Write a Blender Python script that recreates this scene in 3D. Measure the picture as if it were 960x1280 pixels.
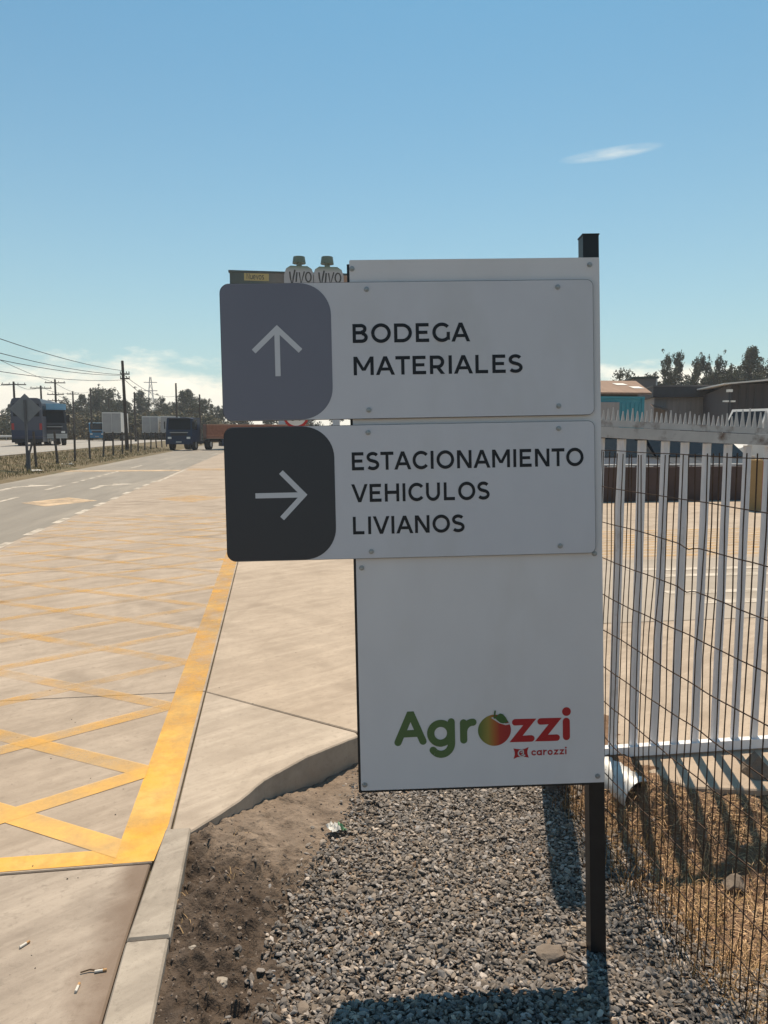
import bpy, bmesh, math, random
import numpy as np
from mathutils import Vector, Matrix, noise
from math import radians as rad, sin, cos, tan, pi
random.seed(7); rng = np.random.default_rng(7)
scn = bpy.context.scene
for o in list(bpy.data.objects): bpy.data.objects.remove(o)
COL = scn.collection

# ------------------------------------------------------------------ camera
CAMH, PITCH, YAW, FPX = 1.6, rad(5.9), rad(8.4), 960.0
cam = bpy.data.cameras.new('camera'); camo = bpy.data.objects.new('camera', cam); COL.objects.link(camo)
cam.sensor_fit = 'HORIZONTAL'; cam.sensor_width = 36.0; cam.lens = 36.0
cam.clip_start = 0.05; cam.clip_end = 6000
camo.location = (0, 0, CAMH); camo.rotation_euler = (rad(90) - PITCH, 0, -YAW)
scn.camera = camo
# ------------------------------------------------------------------ world, sun, exposure
SUN_EL, SUN_AZ = rad(66.5), rad(17.5)          # azimuth from +Y (road direction) towards +X
EXPOSURE = 0.24
HAZE = 0.0006
w = bpy.data.worlds.new('World'); scn.world = w; w.use_nodes = True
nt = w.node_tree; nt.nodes.clear()
def wn(t, **k):
    n = nt.nodes.new(t)
    for a, b in k.items(): setattr(n, a, b)
    return n
def wmath(op, a, b=None, c=None, clamp=False):
    n = wn('ShaderNodeMath', operation=op, use_clamp=clamp)
    for i, v in enumerate((a, b, c)):
        if v is None: continue
        if isinstance(v, (int, float)): n.inputs[i].default_value = v
        else: nt.links.new(v, n.inputs[i])
    return n.outputs[0]
sky = wn('ShaderNodeTexSky', sky_type='NISHITA', sun_disc=False, sun_elevation=SUN_EL, sun_rotation=SUN_AZ,
         altitude=150, air_density=1.0, dust_density=1.3, ozone_density=1.6)
geo = wn('ShaderNodeNewGeometry')
sep = wn('ShaderNodeSeparateXYZ'); 
tc = wn('ShaderNodeTexCoord'); nt.links.new(tc.outputs['Generated'], sep.inputs[0])
elev = wmath('ARCSINE', sep.outputs[2]); azim = wmath('ARCTAN2', sep.outputs[0], sep.outputs[1])
def cloud_noise(sx, sy, off, detail, rough=.55):
    c = wn('ShaderNodeCombineXYZ')
    nt.links.new(wmath('MULTIPLY', azim, sx), c.inputs[0]); nt.links.new(wmath('MULTIPLY', elev, sy), c.inputs[1]); c.inputs[2].default_value = off
    n = wn('ShaderNodeTexNoise'); n.inputs['Scale'].default_value = 1; n.inputs['Detail'].default_value = detail; n.inputs['Roughness'].default_value = rough
    nt.links.new(c.outputs[0], n.inputs['Vector']); return n.outputs[0]
# a low bank of cumulus all round the horizon
big = cloud_noise(3.5, 6.0, 1.7, 3); fine = cloud_noise(11, 34, 8.1, 6, .6)
h = wmath('ADD', wmath('MULTIPLY', big, .11), wmath('MULTIPLY', fine, .09))
h = wmath('SUBTRACT', h, .013)
bank = wmath('MULTIPLY', wmath('SUBTRACT', h, elev), 34, clamp=True)
bank = wmath('MULTIPLY', wmath('SMOOTH_MIN', bank, .93, .1), 1, clamp=True)
# one small wisp of cirrus, high to the right
def wisp(az0, el0, length, width, slope):
    du = wmath('SUBTRACT', azim, az0); dv = wmath('SUBTRACT', wmath('SUBTRACT', elev, el0), wmath('MULTIPLY', du, slope))
    q = wmath('ADD', wmath('POWER', wmath('ABSOLUTE', wmath('DIVIDE', du, length)), 2.0), wmath('POWER', wmath('ABSOLUTE', wmath('DIVIDE', dv, width)), 2.0))
    m = wmath('SUBTRACT', 1.0, q, clamp=True)
    s = cloud_noise(24, 130, 5.0, 5, .6)
    return wmath('MULTIPLY', m, wmath('MULTIPLY', wmath('SUBTRACT', s, .22), 1.5, clamp=True), clamp=True)
ws = wisp(rad(24.2), rad(18.45), .062, .0075, .06)
mask = wmath('MAXIMUM', bank, wmath('MULTIPLY', ws, .62))
ccol = wn('ShaderNodeMix', data_type='RGBA')
nt.links.new(fine, ccol.inputs['Factor']); ccol.inputs['A'].default_value = (8.0, 7.4, 6.2, 1); ccol.inputs['B'].default_value = (10.5, 9.8, 8.2, 1)
tint = wn('ShaderNodeMix', data_type='RGBA', blend_type='MULTIPLY'); tint.inputs['Factor'].default_value = 1
nt.links.new(sky.outputs[0], tint.inputs['A']); tint.inputs['B'].default_value = (0.27, .74, .86, 1)
# pale dusty air low over the horizon, the same all round
hz_ = wmath('MULTIPLY', wmath('EXPONENT', wmath('DIVIDE', wmath('MAXIMUM', elev, 0.0), -.26)), .86)
hmix = wn('ShaderNodeMix', data_type='RGBA'); nt.links.new(hz_, hmix.inputs['Factor']); nt.links.new(tint.outputs['Result'], hmix.inputs['A']); hmix.inputs['B'].default_value = (5.3, 6.2, 5.7, 1)
mixc = wn('ShaderNodeMix', data_type='RGBA')
nt.links.new(mask, mixc.inputs['Factor']); nt.links.new(hmix.outputs['Result'], mixc.inputs['A']); nt.links.new(ccol.outputs['Result'], mixc.inputs['B'])
bg = wn('ShaderNodeBackground'); bg.inputs['Strength'].default_value = 0.110
nt.links.new(mixc.outputs['Result'], bg.inputs['Color'])
wo = wn('ShaderNodeOutputWorld'); nt.links.new(bg.outputs[0], wo.inputs['Surface'])

sl = bpy.data.lights.new('sun', 'SUN'); sl.energy = 5.0; sl.angle = rad(.53); sl.color = (1, .84, .645)
so = bpy.data.objects.new('sun', sl); COL.objects.link(so)
sd = Vector((sin(SUN_AZ) * cos(SUN_EL), cos(SUN_AZ) * cos(SUN_EL), sin(SUN_EL)))
so.rotation_euler = sd.to_track_quat('Z', 'Y').to_euler(); so.location = (3, 5, 30)
vs = scn.view_settings; vs.view_transform = 'Standard'; vs.look = 'None'; vs.exposure = EXPOSURE; vs.gamma = 1; vs.use_curve_mapping = False

# ------------------------------------------------------------------ helpers
FW = Vector((sin(YAW) * cos(PITCH), cos(YAW) * cos(PITCH), -sin(PITCH))); RT = Vector((cos(YAW), -sin(YAW), 0)); UP = RT.cross(FW)
def ray(px, py): return FW + RT * ((px - 480) / FPX) - UP * ((py - 640) / FPX)
def at(px, py, Y):                       # the point of the place seen at that pixel, Y metres down the road
    d = ray(px, py); return Vector((0, 0, CAMH)) + d * (Y / d.y)
def gnd(px, py, z=0.):
    d = ray(px, py); return Vector((0, 0, CAMH)) + d * ((z - CAMH) / d.z)
def xat(px, Y): d = ray(px, 541); return d.x / d.y * Y

class MB:
    def __init__(s): s.v = []; s.f = []; s.sm = []
    def add(s, vs, fs, smooth=False):
        b = len(s.v); s.v += [tuple(v) for v in vs]; s.f += [tuple(b + i for i in f) for f in fs]; s.sm += [smooth] * len(fs); return s
    def box(s, x0, x1, y0, y1, z0, z1, M=None, ch=0):
        if ch:
            vs = []
            for z, c in ((z0, 0), (z1 - ch, 0), (z1, ch)):
                vs += [(x0 + c, y0 + c, z), (x1 - c, y0 + c, z), (x1 - c, y1 - c, z), (x0 + c, y1 - c, z)]
            fs = [(3, 2, 1, 0), (8, 9, 10, 11)]
            for k in (0, 4):
                for i in range(4): fs.append((k + i, k + (i + 1) % 4, k + 4 + (i + 1) % 4, k + 4 + i))
        else:
            vs = [(x, y, z) for z in (z0, z1) for x, y in ((x0, y0), (x1, y0), (x1, y1), (x0, y1))]
            fs = [(3, 2, 1, 0), (4, 5, 6, 7), (0, 1, 5, 4), (1, 2, 6, 5), (2, 3, 7, 6), (3, 0, 4, 7)]
        if M is not None: vs = [M @ Vector(v) for v in vs]
        return s.add(vs, fs)
    def tube(s, p0, p1, r0, r1=None, n=8, caps=True, M=None):
        r1 = r0 if r1 is None else r1; p0 = Vector(p0); p1 = Vector(p1); d = (p1 - p0).normalized()
        a = d.orthogonal().normalized(); b = d.cross(a); vs = []
        for p, r in ((p0, r0), (p1, r1)):
            for i in range(n): t = 2 * pi * i / n; vs.append(p + a * (r * cos(t)) + b * (r * sin(t)))
        if M is not None: vs = [M @ v for v in vs]
        fs = [(i, (i + 1) % n, n + (i + 1) % n, n + i) for i in range(n)]
        s.add(vs, fs, n > 5)
        if caps: s.add(vs, [tuple(range(n - 1, -1, -1)), tuple(range(n, 2 * n))])
        return s
    def path(s, pts, r, n=4):
        for a, b in zip(pts[:-1], pts[1:]): s.tube(a, b, r, r, n, False)
        return s
    def prism(s, poly, z0, z1, M=None, ch=0):                # polygon (ccw, xy) pulled from z0 to z1
        n = len(poly); vs = [(x, y, z0) for x, y in poly] + [(x, y, z1 - ch) for x, y in poly]
        fs = [tuple(range(n - 1, -1, -1))]
        fs += [(i, (i + 1) % n, n + (i + 1) % n, n + i) for i in range(n)]
        if ch:
            ins = []
            for i in range(n):
                p, q, r = Vector(poly[i - 1]), Vector(poly[i]), Vector(poly[(i + 1) % n])
                a = (q - p).normalized(); b = (r - q).normalized(); m = Vector((-a.y - b.y, a.x + b.x)); m.normalize()
                ins.append(q + m * ch)
            vs += [(p.x, p.y, z1) for p in ins]
            fs += [(n + i, n + (i + 1) % n, 2 * n + (i + 1) % n, 2 * n + i) for i in range(n)]
            fs.append(tuple(range(2 * n, 3 * n)))
        else: fs.append(tuple(range(n, 2 * n)))
        if M is not None: vs = [M @ Vector(v) for v in vs]
        return s.add(vs, fs)
    def mesh(s, name):
        me = bpy.data.meshes.new(name); me.from_pydata(s.v, [], s.f); me.polygons.foreach_set('use_smooth', s.sm); me.update(); return me
    def build(s, name, mat, parent=None, loc=None, M=None):
        return link(name, s.mesh(name), mat, parent, loc, M)
def link(name, me, mat, parent=None, loc=None, M=None):
    o = bpy.data.objects.new(name, me); COL.objects.link(o)
    if mat is not None and me is not None and not me.materials: me.materials.append(mat)
    if parent is not None: o.parent = parent
    if M is not None: o.matrix_local = M
    elif loc is not None: o.location = loc
    return o
def tag(o, label, cat, group=None):
    o['label'] = label; o['category'] = cat
    if group: o['group'] = group
    return o
def thing(name, label, cat, loc=(0, 0, 0), rz=0, group=None, M=None):
    o = bpy.data.objects.new(name, None); COL.objects.link(o); o.empty_display_size = .1
    if M is not None: o.matrix_world = M
    else: o.location = loc; o.rotation_euler = (0, 0, rz)
    return tag(o, label, cat, group)
def structure(o, kind='structure'): o['kind'] = kind; return o
def copy_tree(o, parent=None):
    c = o.copy(); COL.objects.link(c); c.parent = parent
    for ch in o.children: copy_tree(ch, c)
    return c
MX = lambda loc=(0, 0, 0), rz=0, rx=0, ry=0: Matrix.Translation(loc) @ Matrix.Rotation(rz, 4, 'Z') @ Matrix.Rotation(ry, 4, 'Y') @ Matrix.Rotation(rx, 4, 'X')

# ------------------------------------------------------------------ materials
def mat(name, c1, c2=None, scale=8, rough=.7, metal=0, bump=0, bscale=60, spec=.3, stretch=(1, 1, 1), detail=6, c3=None, s3=1.5, w3=.5, attr=None, coat=0, bdist=.01):
    m = bpy.data.materials.new(name); m.use_nodes = True; t = m.node_tree; N = t.nodes; L = t.links; b = N['Principled BSDF']
    b.inputs['Roughness'].default_value = rough; b.inputs['Metallic'].default_value = metal; b.inputs['Specular IOR Level'].default_value = spec
    if coat: b.inputs['Coat Weight'].default_value = coat; b.inputs['Coat Roughness'].default_value = .1
    tcn = N.new('ShaderNodeTexCoord'); mp = N.new('ShaderNodeMapping'); mp.inputs['Scale'].default_value = stretch
    L.new(tcn.outputs['Object'], mp.inputs[0]); m['_'] = 1
    def noise_(sc, d=detail, vec=mp.outputs[0]):
        n = N.new('ShaderNodeTexNoise'); n.inputs['Scale'].default_value = sc; n.inputs['Detail'].default_value = d; n.inputs['Roughness'].default_value = .6; L.new(vec, n.inputs['Vector']); return n.outputs[0]
    def ramp(f, lo, hi):
        r = N.new('ShaderNodeMapRange'); r.inputs['From Min'].default_value = lo; r.inputs['From Max'].default_value = hi; L.new(f, r.inputs['Value']); return r.outputs[0]
    def mixn(f, a, bb, bt='MIX'):
        x = N.new('ShaderNodeMix'); x.data_type = 'RGBA'; x.blend_type = bt
        if isinstance(f, float): x.inputs['Factor'].default_value = f
        else: L.new(f, x.inputs['Factor'])
        for s, v in (('A', a), ('B', bb)):
            if isinstance(v, tuple): x.inputs[s].default_value = (*v[:3], 1)
            else: L.new(v, x.inputs[s])
        return x.outputs['Result']
    if c2 is None: b.inputs['Base Color'].default_value = (*c1, 1); out = None
    else:
        out = mixn(ramp(noise_(scale), .3, .7), c1, c2)
        if c3 is not None: out = mixn(ramp(noise_(s3), w3, w3 + .2), out, c3)
    if attr:
        a = N.new('ShaderNodeAttribute'); a.attribute_name = attr
        out = mixn(1.0, out if out is not None else tuple(c1), a.outputs['Color'], 'MULTIPLY')
    if out is not None: L.new(out, b.inputs['Base Color'])
    if bump:
        bn = N.new('ShaderNodeBump'); bn.inputs['Strength'].default_value = bump; bn.inputs['Distance'].default_value = bdist
        L.new(noise_(bscale, 6), bn.inputs['Height']); L.new(bn.outputs[0], b.inputs['Normal'])
    m['h'] = 0
    m.node_tree['x'] = 0
    return m
def worn_paint(name, c1, c2, wear, wscale=5., stretch=(1, 1, 1), fade_y=None, soft=0.):   # paint with worn-through patches that show what it lies on
    m = mat(name, c1, c2, scale=3, rough=.75, bump=.3, bscale=30)
    t = m.node_tree; N = t.nodes; L = t.links; b = N['Principled BSDF']; out = N['Material Output']
    tr = N.new('ShaderNodeBsdfTransparent'); ms = N.new('ShaderNodeMixShader')
    tcn = N.new('ShaderNodeTexCoord'); mp = N.new('ShaderNodeMapping'); mp.inputs['Scale'].default_value = stretch; L.new(tcn.outputs['Object'], mp.inputs[0])
    n1 = N.new('ShaderNodeTexNoise'); n1.inputs['Scale'].default_value = wscale; n1.inputs['Detail'].default_value = 9; n1.inputs['Roughness'].default_value = .72; L.new(mp.outputs[0], n1.inputs['Vector'])
    r = N.new('ShaderNodeMapRange'); r.inputs['From Min'].default_value = wear - .13 - soft; r.inputs['From Max'].default_value = wear + .17 + soft; r.inputs['To Min'].default_value = .97; r.inputs['To Max'].default_value = .1
    val = n1.outputs[0]
    if fade_y:                                   # traffic has worn the paint more the farther it lies inside the crossing
        sp = N.new('ShaderNodeSeparateXYZ'); L.new(tcn.outputs['Object'], sp.inputs[0])
        q = N.new('ShaderNodeMapRange'); q.inputs['From Min'].default_value = fade_y[0]; q.inputs['From Max'].default_value = fade_y[1]; q.inputs['To Min'].default_value = fade_y[2]; q.inputs['To Max'].default_value = fade_y[3]
        L.new(sp.outputs[1], q.inputs['Value'])
        ad = N.new('ShaderNodeMath'); ad.operation = 'ADD'; L.new(val, ad.inputs[0]); L.new(q.outputs[0], ad.inputs[1]); val = ad.outputs[0]
    L.new(val, r.inputs['Value'])
    L.new(r.outputs[0], ms.inputs[0]); L.new(tr.outputs[0], ms.inputs[1]); L.new(b.outputs[0], ms.inputs[2]); L.new(ms.outputs[0], out.inputs[0])
    return m
def concrete(name, base, dark, stain, stretch=(1.6, .35, 1), gutter=False):
    m = bpy.data.materials.new(name); m.use_nodes = True; t = m.node_tree; N = t.nodes; L = t.links; b = N['Principled BSDF']
    b.inputs['Roughness'].default_value = .85; b.inputs['Specular IOR Level'].default_value = .25
    g_ = N.new('ShaderNodeNewGeometry'); P = g_.outputs['Position']
    def nz(sc, d, st=(1, 1, 1), rough=.6, rz=0):
        rt_ = N.new('ShaderNodeMapping'); rt_.inputs['Rotation'].default_value = (0, 0, rz); L.new(P, rt_.inputs[0]); mp = N.new('ShaderNodeMapping'); mp.inputs['Scale'].default_value = st; L.new(rt_.outputs[0], mp.inputs[0])
        n = N.new('ShaderNodeTexNoise'); n.inputs['Scale'].default_value = sc; n.inputs['Detail'].default_value = d; n.inputs['Roughness'].default_value = rough; L.new(mp.outputs[0], n.inputs['Vector']); return n.outputs[0]
    def mr(f, lo, hi, a=0, z=1):
        r = N.new('ShaderNodeMapRange'); r.inputs['From Min'].default_value = lo; r.inputs['From Max'].default_value = hi; r.inputs['To Min'].default_value = a; r.inputs['To Max'].default_value = z; L.new(f, r.inputs['Value']); return r.outputs[0]
    def mx(f, a, bb):
        x = N.new('ShaderNodeMix'); x.data_type = 'RGBA'; L.new(f, x.inputs['Factor'])
        for s, v in (('A', a), ('B', bb)):
            if isinstance(v, tuple): x.inputs[s].default_value = (*v, 1)
            else: L.new(v, x.inputs[s])
        return x.outputs['Result']
    c = mx(mr(nz(.9, 9, (1, 1, 1), .68), .38, .62), base, dark)
    c = mx(mr(nz(7, 8, (1, 1, 1), .7), .45, .68, 0, .55), c, tuple(v * .88 for v in dark))
    def tyre(ox, oy, sc, lo, k):                  # curved rubber marks left by turning lorries
        mp = N.new('ShaderNodeMapping'); mp.inputs['Location'].default_value = (ox, oy, 0); L.new(P, mp.inputs[0])
        wv = N.new('ShaderNodeTexWave'); wv.wave_type = 'RINGS'; wv.rings_direction = 'Z'; wv.inputs['Scale'].default_value = sc; wv.inputs['Distortion'].default_value = 3.5; wv.inputs['Detail'].default_value = 4; wv.inputs['Detail Scale'].default_value = .6; L.new(mp.outputs[0], wv.inputs['Vector'])
        x = N.new('ShaderNodeMath'); x.operation = 'MULTIPLY'; L.new(mr(wv.outputs['Fac'], .72, .98, 0, k), x.inputs[0]); L.new(mr(nz(.55, 6), lo, lo + .14), x.inputs[1]); return x.outputs[0]
    c = mx(tyre(7.5, -1.5, .42, .47, .75), c, stain)
    c = mx(tyre(-5.5, -9.0, .55, .50, .75), c, stain)
    c = mx(mr(nz(2.2, 8, (.55, 1.5, 1), .66, rad(-28)), .47, .72, 0, .7), c, stain)       # swept tyre marks
    c = mx(mr(nz(4.5, 8, (.7, 1.5, 1), .7, rad(-32)), .50, .74, 0, .6), c, tuple(v * 1.18 for v in base))
    c = mx(mr(nz(2.6, 9, (.10, 2.2, 1), .68, rad(-38)), .50, .66, 0, .4), c, stain)
    c = mx(mr(nz(3.4, 9, (.10, 2.4, 1), .68, rad(-33)), .52, .66, 0, .55), c, tuple(v * 1.14 for v in base))
    c = mx(mr(nz(1.3, 9, (.12, 1.8, 1), .7, rad(-72)), .55, .68, 0, .5), c, stain)
    c = mx(mr(nz(24, 7, (1, 1, 1), .75), .54, .68, 0, .65), c, tuple(v * .72 for v in dark))
    c = mx(mr(nz(95, 3), .62, .78, 0, .5), c, tuple(v * .6 for v in dark))           # pores and specks
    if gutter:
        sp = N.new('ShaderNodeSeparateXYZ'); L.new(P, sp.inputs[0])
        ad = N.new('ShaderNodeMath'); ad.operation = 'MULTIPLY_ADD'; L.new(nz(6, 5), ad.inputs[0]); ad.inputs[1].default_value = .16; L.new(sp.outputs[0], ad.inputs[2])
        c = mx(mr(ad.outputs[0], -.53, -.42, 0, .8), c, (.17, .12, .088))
    L.new(c, b.inputs['Base Color'])
    bn = N.new('ShaderNodeBump'); bn.inputs['Strength'].default_value = .25; bn.inputs['Distance'].default_value = .004
    L.new(nz(70, 5), bn.inputs['Height']); L.new(bn.outputs[0], b.inputs['Normal'])
    return m

M = {}
M['apron'] = concrete('concrete_apron', (.405, .33, .262), (.325, .26, .203), (.235, .185, .142))
M['apron2'] = concrete('concrete_shoulder', (.445, .372, .30), (.375, .307, .243), (.27, .218, .172))
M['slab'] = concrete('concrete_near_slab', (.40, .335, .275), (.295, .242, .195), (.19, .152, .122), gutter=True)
M['kerb'] = concrete('concrete_kerb', (.38, .33, .275), (.295, .252, .208), (.205, .172, .14))
M['yard'] = concrete('concrete_yard', (.42, .34, .265), (.36, .287, .22), (.28, .22, .167))
M['asphalt'] = mat('asphalt', (.20, .176, .148), (.255, .226, .19), scale=1.2, rough=.85, bump=.2, bscale=120, stretch=(1.5, .2, 1), c3=(.30, .262, .218), s3=.7, w3=.52)
M['yardasphalt'] = mat('yard_asphalt', (.30, .255, .205), (.37, .315, .26), scale=1.5, rough=.85, bump=.2, stretch=(.4, 1.6, 1))
M['highway'] = mat('highway_asphalt', (.27, .25, .225), (.33, .305, .275), scale=.6, rough=.85, stretch=(2, .1, 1))
M['verge'] = mat('verge_grass', (.115, .088, .05), (.18, .138, .082), scale=2.6, rough=1, bump=.8, bscale=9, c3=(.085, .08, .038), s3=.5, w3=.5)
M['field'] = mat('field', (.10, .09, .05), (.17, .14, .085), scale=.2, rough=1)
M['yellow'] = worn_paint('yellow_edge_paint', (.72, .345, .03), (.64, .40, .13), .57, 4.5, (1, .8, 1), fade_y=(3.3, 5.5, -.1, .16), soft=.09)
M['hatch'] = worn_paint('yellow_hatch_paint', (.70, .38, .08), (.64, .42, .18), .55, 3.0, (1, 1, 1), fade_y=(3.1, 4.7, -.12, .26), soft=.12)
M['whitepaint'] = worn_paint('white_road_paint', (.57, .50, .42), (.50, .43, .35), .57, 3.0)
M['peachpaint'] = worn_paint('faded_orange_paint', (.62, .44, .27), (.56, .42, .29), .52, 1.6)
M['dirt'] = mat('dirt', (.082, .062, .048), (.14, .108, .084), scale=9, rough=1, bump=1.0, bscale=38, attr='tint', bdist=.022)
M['clod'] = mat('clods', (.09, .063, .046), (.16, .118, .09), scale=20, rough=1, bump=.6, bscale=80)
M['gravel'] = mat('gravel', (1, 1, 1), (.75, .75, .75), scale=60, rough=.8, bump=.25, bscale=160, attr='tint')
M['rock'] = mat('rock', (.15, .118, .092), (.23, .185, .148), scale=14, rough=.9, bump=.6, bscale=40)
M['straw'] = mat('dry_grass', (.28, .205, .125), (.38, .295, .19), scale=3, rough=.9, attr='tint')
M['panel'] = mat('panel_grey_film', (.575, .55, .575), (.61, .585, .605), scale=4, rough=.42, spec=.35, stretch=(1.5, 1.5, .8), detail=9, c3=(.55, .525, .53), s3=2.2, w3=.5, bump=.05, bscale=3)
M['board'] = mat('board_aluminium_film', (.66, .615, .61), (.70, .655, .65), scale=4, rough=.38, spec=.4, stretch=(1.5, 1.5, .8), detail=9, c3=(.63, .58, .56), s3=1.8, w3=.52, bump=.05, bscale=3)
M['darkfield'] = mat('dark_grey_film', (.036, .035, .041), (.040, .039, .045), scale=3, rough=.38, spec=.4)
M['fieldflare'] = mat('flare_lightened_grey_film', (.165, .16, .195), (.175, .17, .205), scale=3, rough=.38, spec=.4)  # same dark film, lens flare over the upper panel painted into its colour
M['black'] = mat('black_steel', (.012, .011, .012), (.02, .018, .018), scale=14, rough=.45, spec=.4)
M['letter'] = mat('black_vinyl', (.012, .012, .016), rough=.45)
M['pale'] = mat('pale_vinyl', (.60, .585, .60), rough=.45)
M['bolt'] = mat('bolt_zinc', (.30, .30, .30), (.38, .38, .37), scale=200, rough=.4, metal=.5)
M['green'] = mat('logo_green', (.10, .15, .055), rough=.5)
M['red'] = mat('logo_red', (.40, .022, .024), rough=.5)
M['leaf'] = mat('logo_leaf', (.06, .12, .035), rough=.5)
M['outline'] = mat('logo_outline', (.56, .52, .50), rough=.5)
def ramp_mat(name, stops, axis=0, lo=0, hi=1, rough=.5):
    m = bpy.data.materials.new(name); m.use_nodes = True; t = m.node_tree; N = t.nodes; L = t.links; b = N['Principled BSDF']; b.inputs['Roughness'].default_value = rough
    tcn = N.new('ShaderNodeTexCoord'); sp = N.new('ShaderNodeSeparateXYZ'); L.new(tcn.outputs['Object'], sp.inputs[0])
    r = N.new('ShaderNodeMapRange'); r.inputs['From Min'].default_value = lo; r.inputs['From Max'].default_value = hi; L.new(sp.outputs[axis], r.inputs['Value'])
    cr = N.new('ShaderNodeValToRGB'); e = cr.color_ramp.elements
    e[0].position, e[0].color = stops[0][0], (*stops[0][1], 1); e[1].position, e[1].color = stops[-1][0], (*stops[-1][1], 1)
    for p, c in stops[1:-1]: q = e.new(p); q.color = (*c, 1)
    L.new(r.outputs[0], cr.inputs[0]); L.new(cr.outputs[0], b.inputs['Base Color']); return m
M['fruit'] = ramp_mat('logo_fruit_print', [(0, (.085, .14, .03)), (.3, (.28, .21, .04)), (.5, (.38, .11, .02)), (.68, (.36, .022, .015)), (1, (.32, .016, .016))], 0, -.414, -.309)

# ------------------------------------------------------------------ terrain heights of the planting strip
def sstep(a, b, x): t = min(1, max(0, (x - a) / (b - a))); return t * t * (3 - 2 * t)
EDGE = [(-.341, 3.03), (-.248, 3.144), (-.154, 3.273), (-.052, 3.455), (.163, 3.691), (.44, 3.906), (.9, 4.03), (1.3, 3.86), (1.62, 3.47), (1.86, 3.10), (2.3, 3.0), (3.2, 2.95), (8, 2.9)]
def edge_y(x):
    for (a, b), (c, d) in zip(EDGE[:-1], EDGE[1:]):
        if a <= x <= c: return b + (d - b) * (x - a) / (c - a)
    return 2.9
def strip_z(x, y):
    z = -.15 + .055 * (1 - sstep(1.95, 2.25, y)) + .05 * (1 - sstep(1.2, 1.95, y))
    near = 1 - sstep(-.30, .28, x)                                   # soil heaped against the kerb
    z += near * (.115 - .075 * sstep(3.05, 3.9, y))
    z -= .03 * sstep(1.25, 1.6, x) + .06 * sstep(1.5, 2.1, x) * sstep(1.8, 2.6, y)
    de = max(0, edge_y(x) - y); z += (.21 if x > 1.6 else .20 * sstep(1.15, 1.6, x)) * (1 - sstep(.0, .6, de))
    return z
def gravel_left(y):                                                  # x of the gravel's edge
    pts = [(1.2, -.05), (2.1, -.02), (2.45, .02), (2.7, .09), (3.0, .20), (3.35, .36), (3.8, .52), (4.2, .6)]
    for (a, b), (c, d) in zip(pts[:-1], pts[1:]):
        if y <= c: return b + (d - b) * (y - a) / (c - a)
    return .6
def gravel_right(y): return 1.44 + .42 * (1 - sstep(1.55, 2.3, y)) + .04 * sin(y * 7)
def dirt_amt(x, y): return 1 - sstep(-.06, .08, x - gravel_left(y))
def fb(x, y, s, seed=0, oct_=4): return noise.fractal(Vector((x * s, y * s, seed)), .9, 2.1, oct_)
def soil_z(x, y):
    z = strip_z(x, y); d = dirt_amt(x, y); r = sstep(1.3, 1.5, x)
    loose = d * (1 - .75 * sstep(2.75, 3.2, y + .5 * x))             # freshly dug in front, trodden sand behind
    z += fb(x, y, 3, 1) * .018 * (d + r)
    z += (fb(x, y, 8, 5) * .030 + max(0, fb(x, y, 15, 8)) * .034 + max(0, fb(x, y, 34, 6, 3)) * .014 - .018 * abs(fb(x, y, 21, 3, 2))) * loose + fb(x, y, 30, 9, 3) * .007 * (d + r + .2)
    z += fb(x, y, 8, 7) * .018 * r
    if loose > .05:
        for sc_, hh_ in ((9, .050), (19, .030)):
            q_ = Vector((x * sc_ + .3 * noise.noise(Vector((x * 30, y * 30, 0))), y * sc_, 3.3)); dd, pp_ = noise.voronoi(q_)
            z += loose * hh_ * max(0, .46 - dd[0]) * max(0, noise.cell(pp_[0] * 7.7) + .35) * 2.2
    # the spade's trench along the soil's edge
    tx = gravel_left(y) - .13 + .03 * sin(y * 9)
    z -= .085 * loose * math.exp(-((x - tx) / .05) ** 2) * (.5 + .5 * noise.noise(Vector((y * 5, 2, 2)))) * (1 - sstep(2.6, 2.9, y))
    return min(z, -.012 + .12 * sstep(-.33, -.1, x)) if x < -.1 and y < 3.1 else z

# ------------------------------------------------------------------ the setting: ground, roads, pavement
S = 620
m = MB()
for (x0, x1, y0, y1) in ((-S, -.36, -S, S), (7.5, S, -S, S), (-.36, 7.5, 4.3, S), (-.36, 7.5, -S, .3)):
    m.add([(x0, y0, -.03), (x1, y0, -.03), (x1, y1, -.03), (x0, y1, -.03)], [(0, 1, 2, 3)])
structure(m.build('ground', M['field']))
# soil sheet
nx, ny = 300, 430; x0, x1, y0, y1 = -.36, 3.6, .3, 4.32
xs = [x0 + (x1 - x0) * (i / nx) ** 1.25 for i in range(nx + 1)]; ys = [y0 + (y1 - y0) * j / ny for j in range(ny + 1)]
vv = []; tint = []
for y in ys:
    for x in xs:
        vv.append((x, y, soil_z(x, y)))
        dry = sstep(2.55, 3.15, y + .75 * x + .25 * noise.noise(Vector((x * 3, y * 3, 4))))          # paler, dry sand away from the kerb
        r = sstep(1.25, 1.55, x); k = 1 + .25 * noise.noise(Vector((x * 14, y * 14, 1)))
        a = np.array((.78, .75, .73)) * (1 - dry) + np.array((1.95, 1.95, 1.92)) * dry
        a = a * (1 - r) + np.array((1.75, 1.42, 1.15)) * r
        tint.append((*(a * k), 1))
ff = [(j * (nx + 1) + i, j * (nx + 1) + i + 1, (j + 1) * (nx + 1) + i + 1, (j + 1) * (nx + 1) + i) for j in range(ny) for i in range(nx)]
me = bpy.data.meshes.new('soil'); me.from_pydata(vv, [], ff); me.polygons.foreach_set('use_smooth', [True] * len(ff))
ca = me.color_attributes.new('tint', 'FLOAT_COLOR', 'POINT'); ca.data.foreach_set('color', np.array(tint, dtype=np.float32).ravel())
structure(link('soil', me, M['dirt']))
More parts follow.
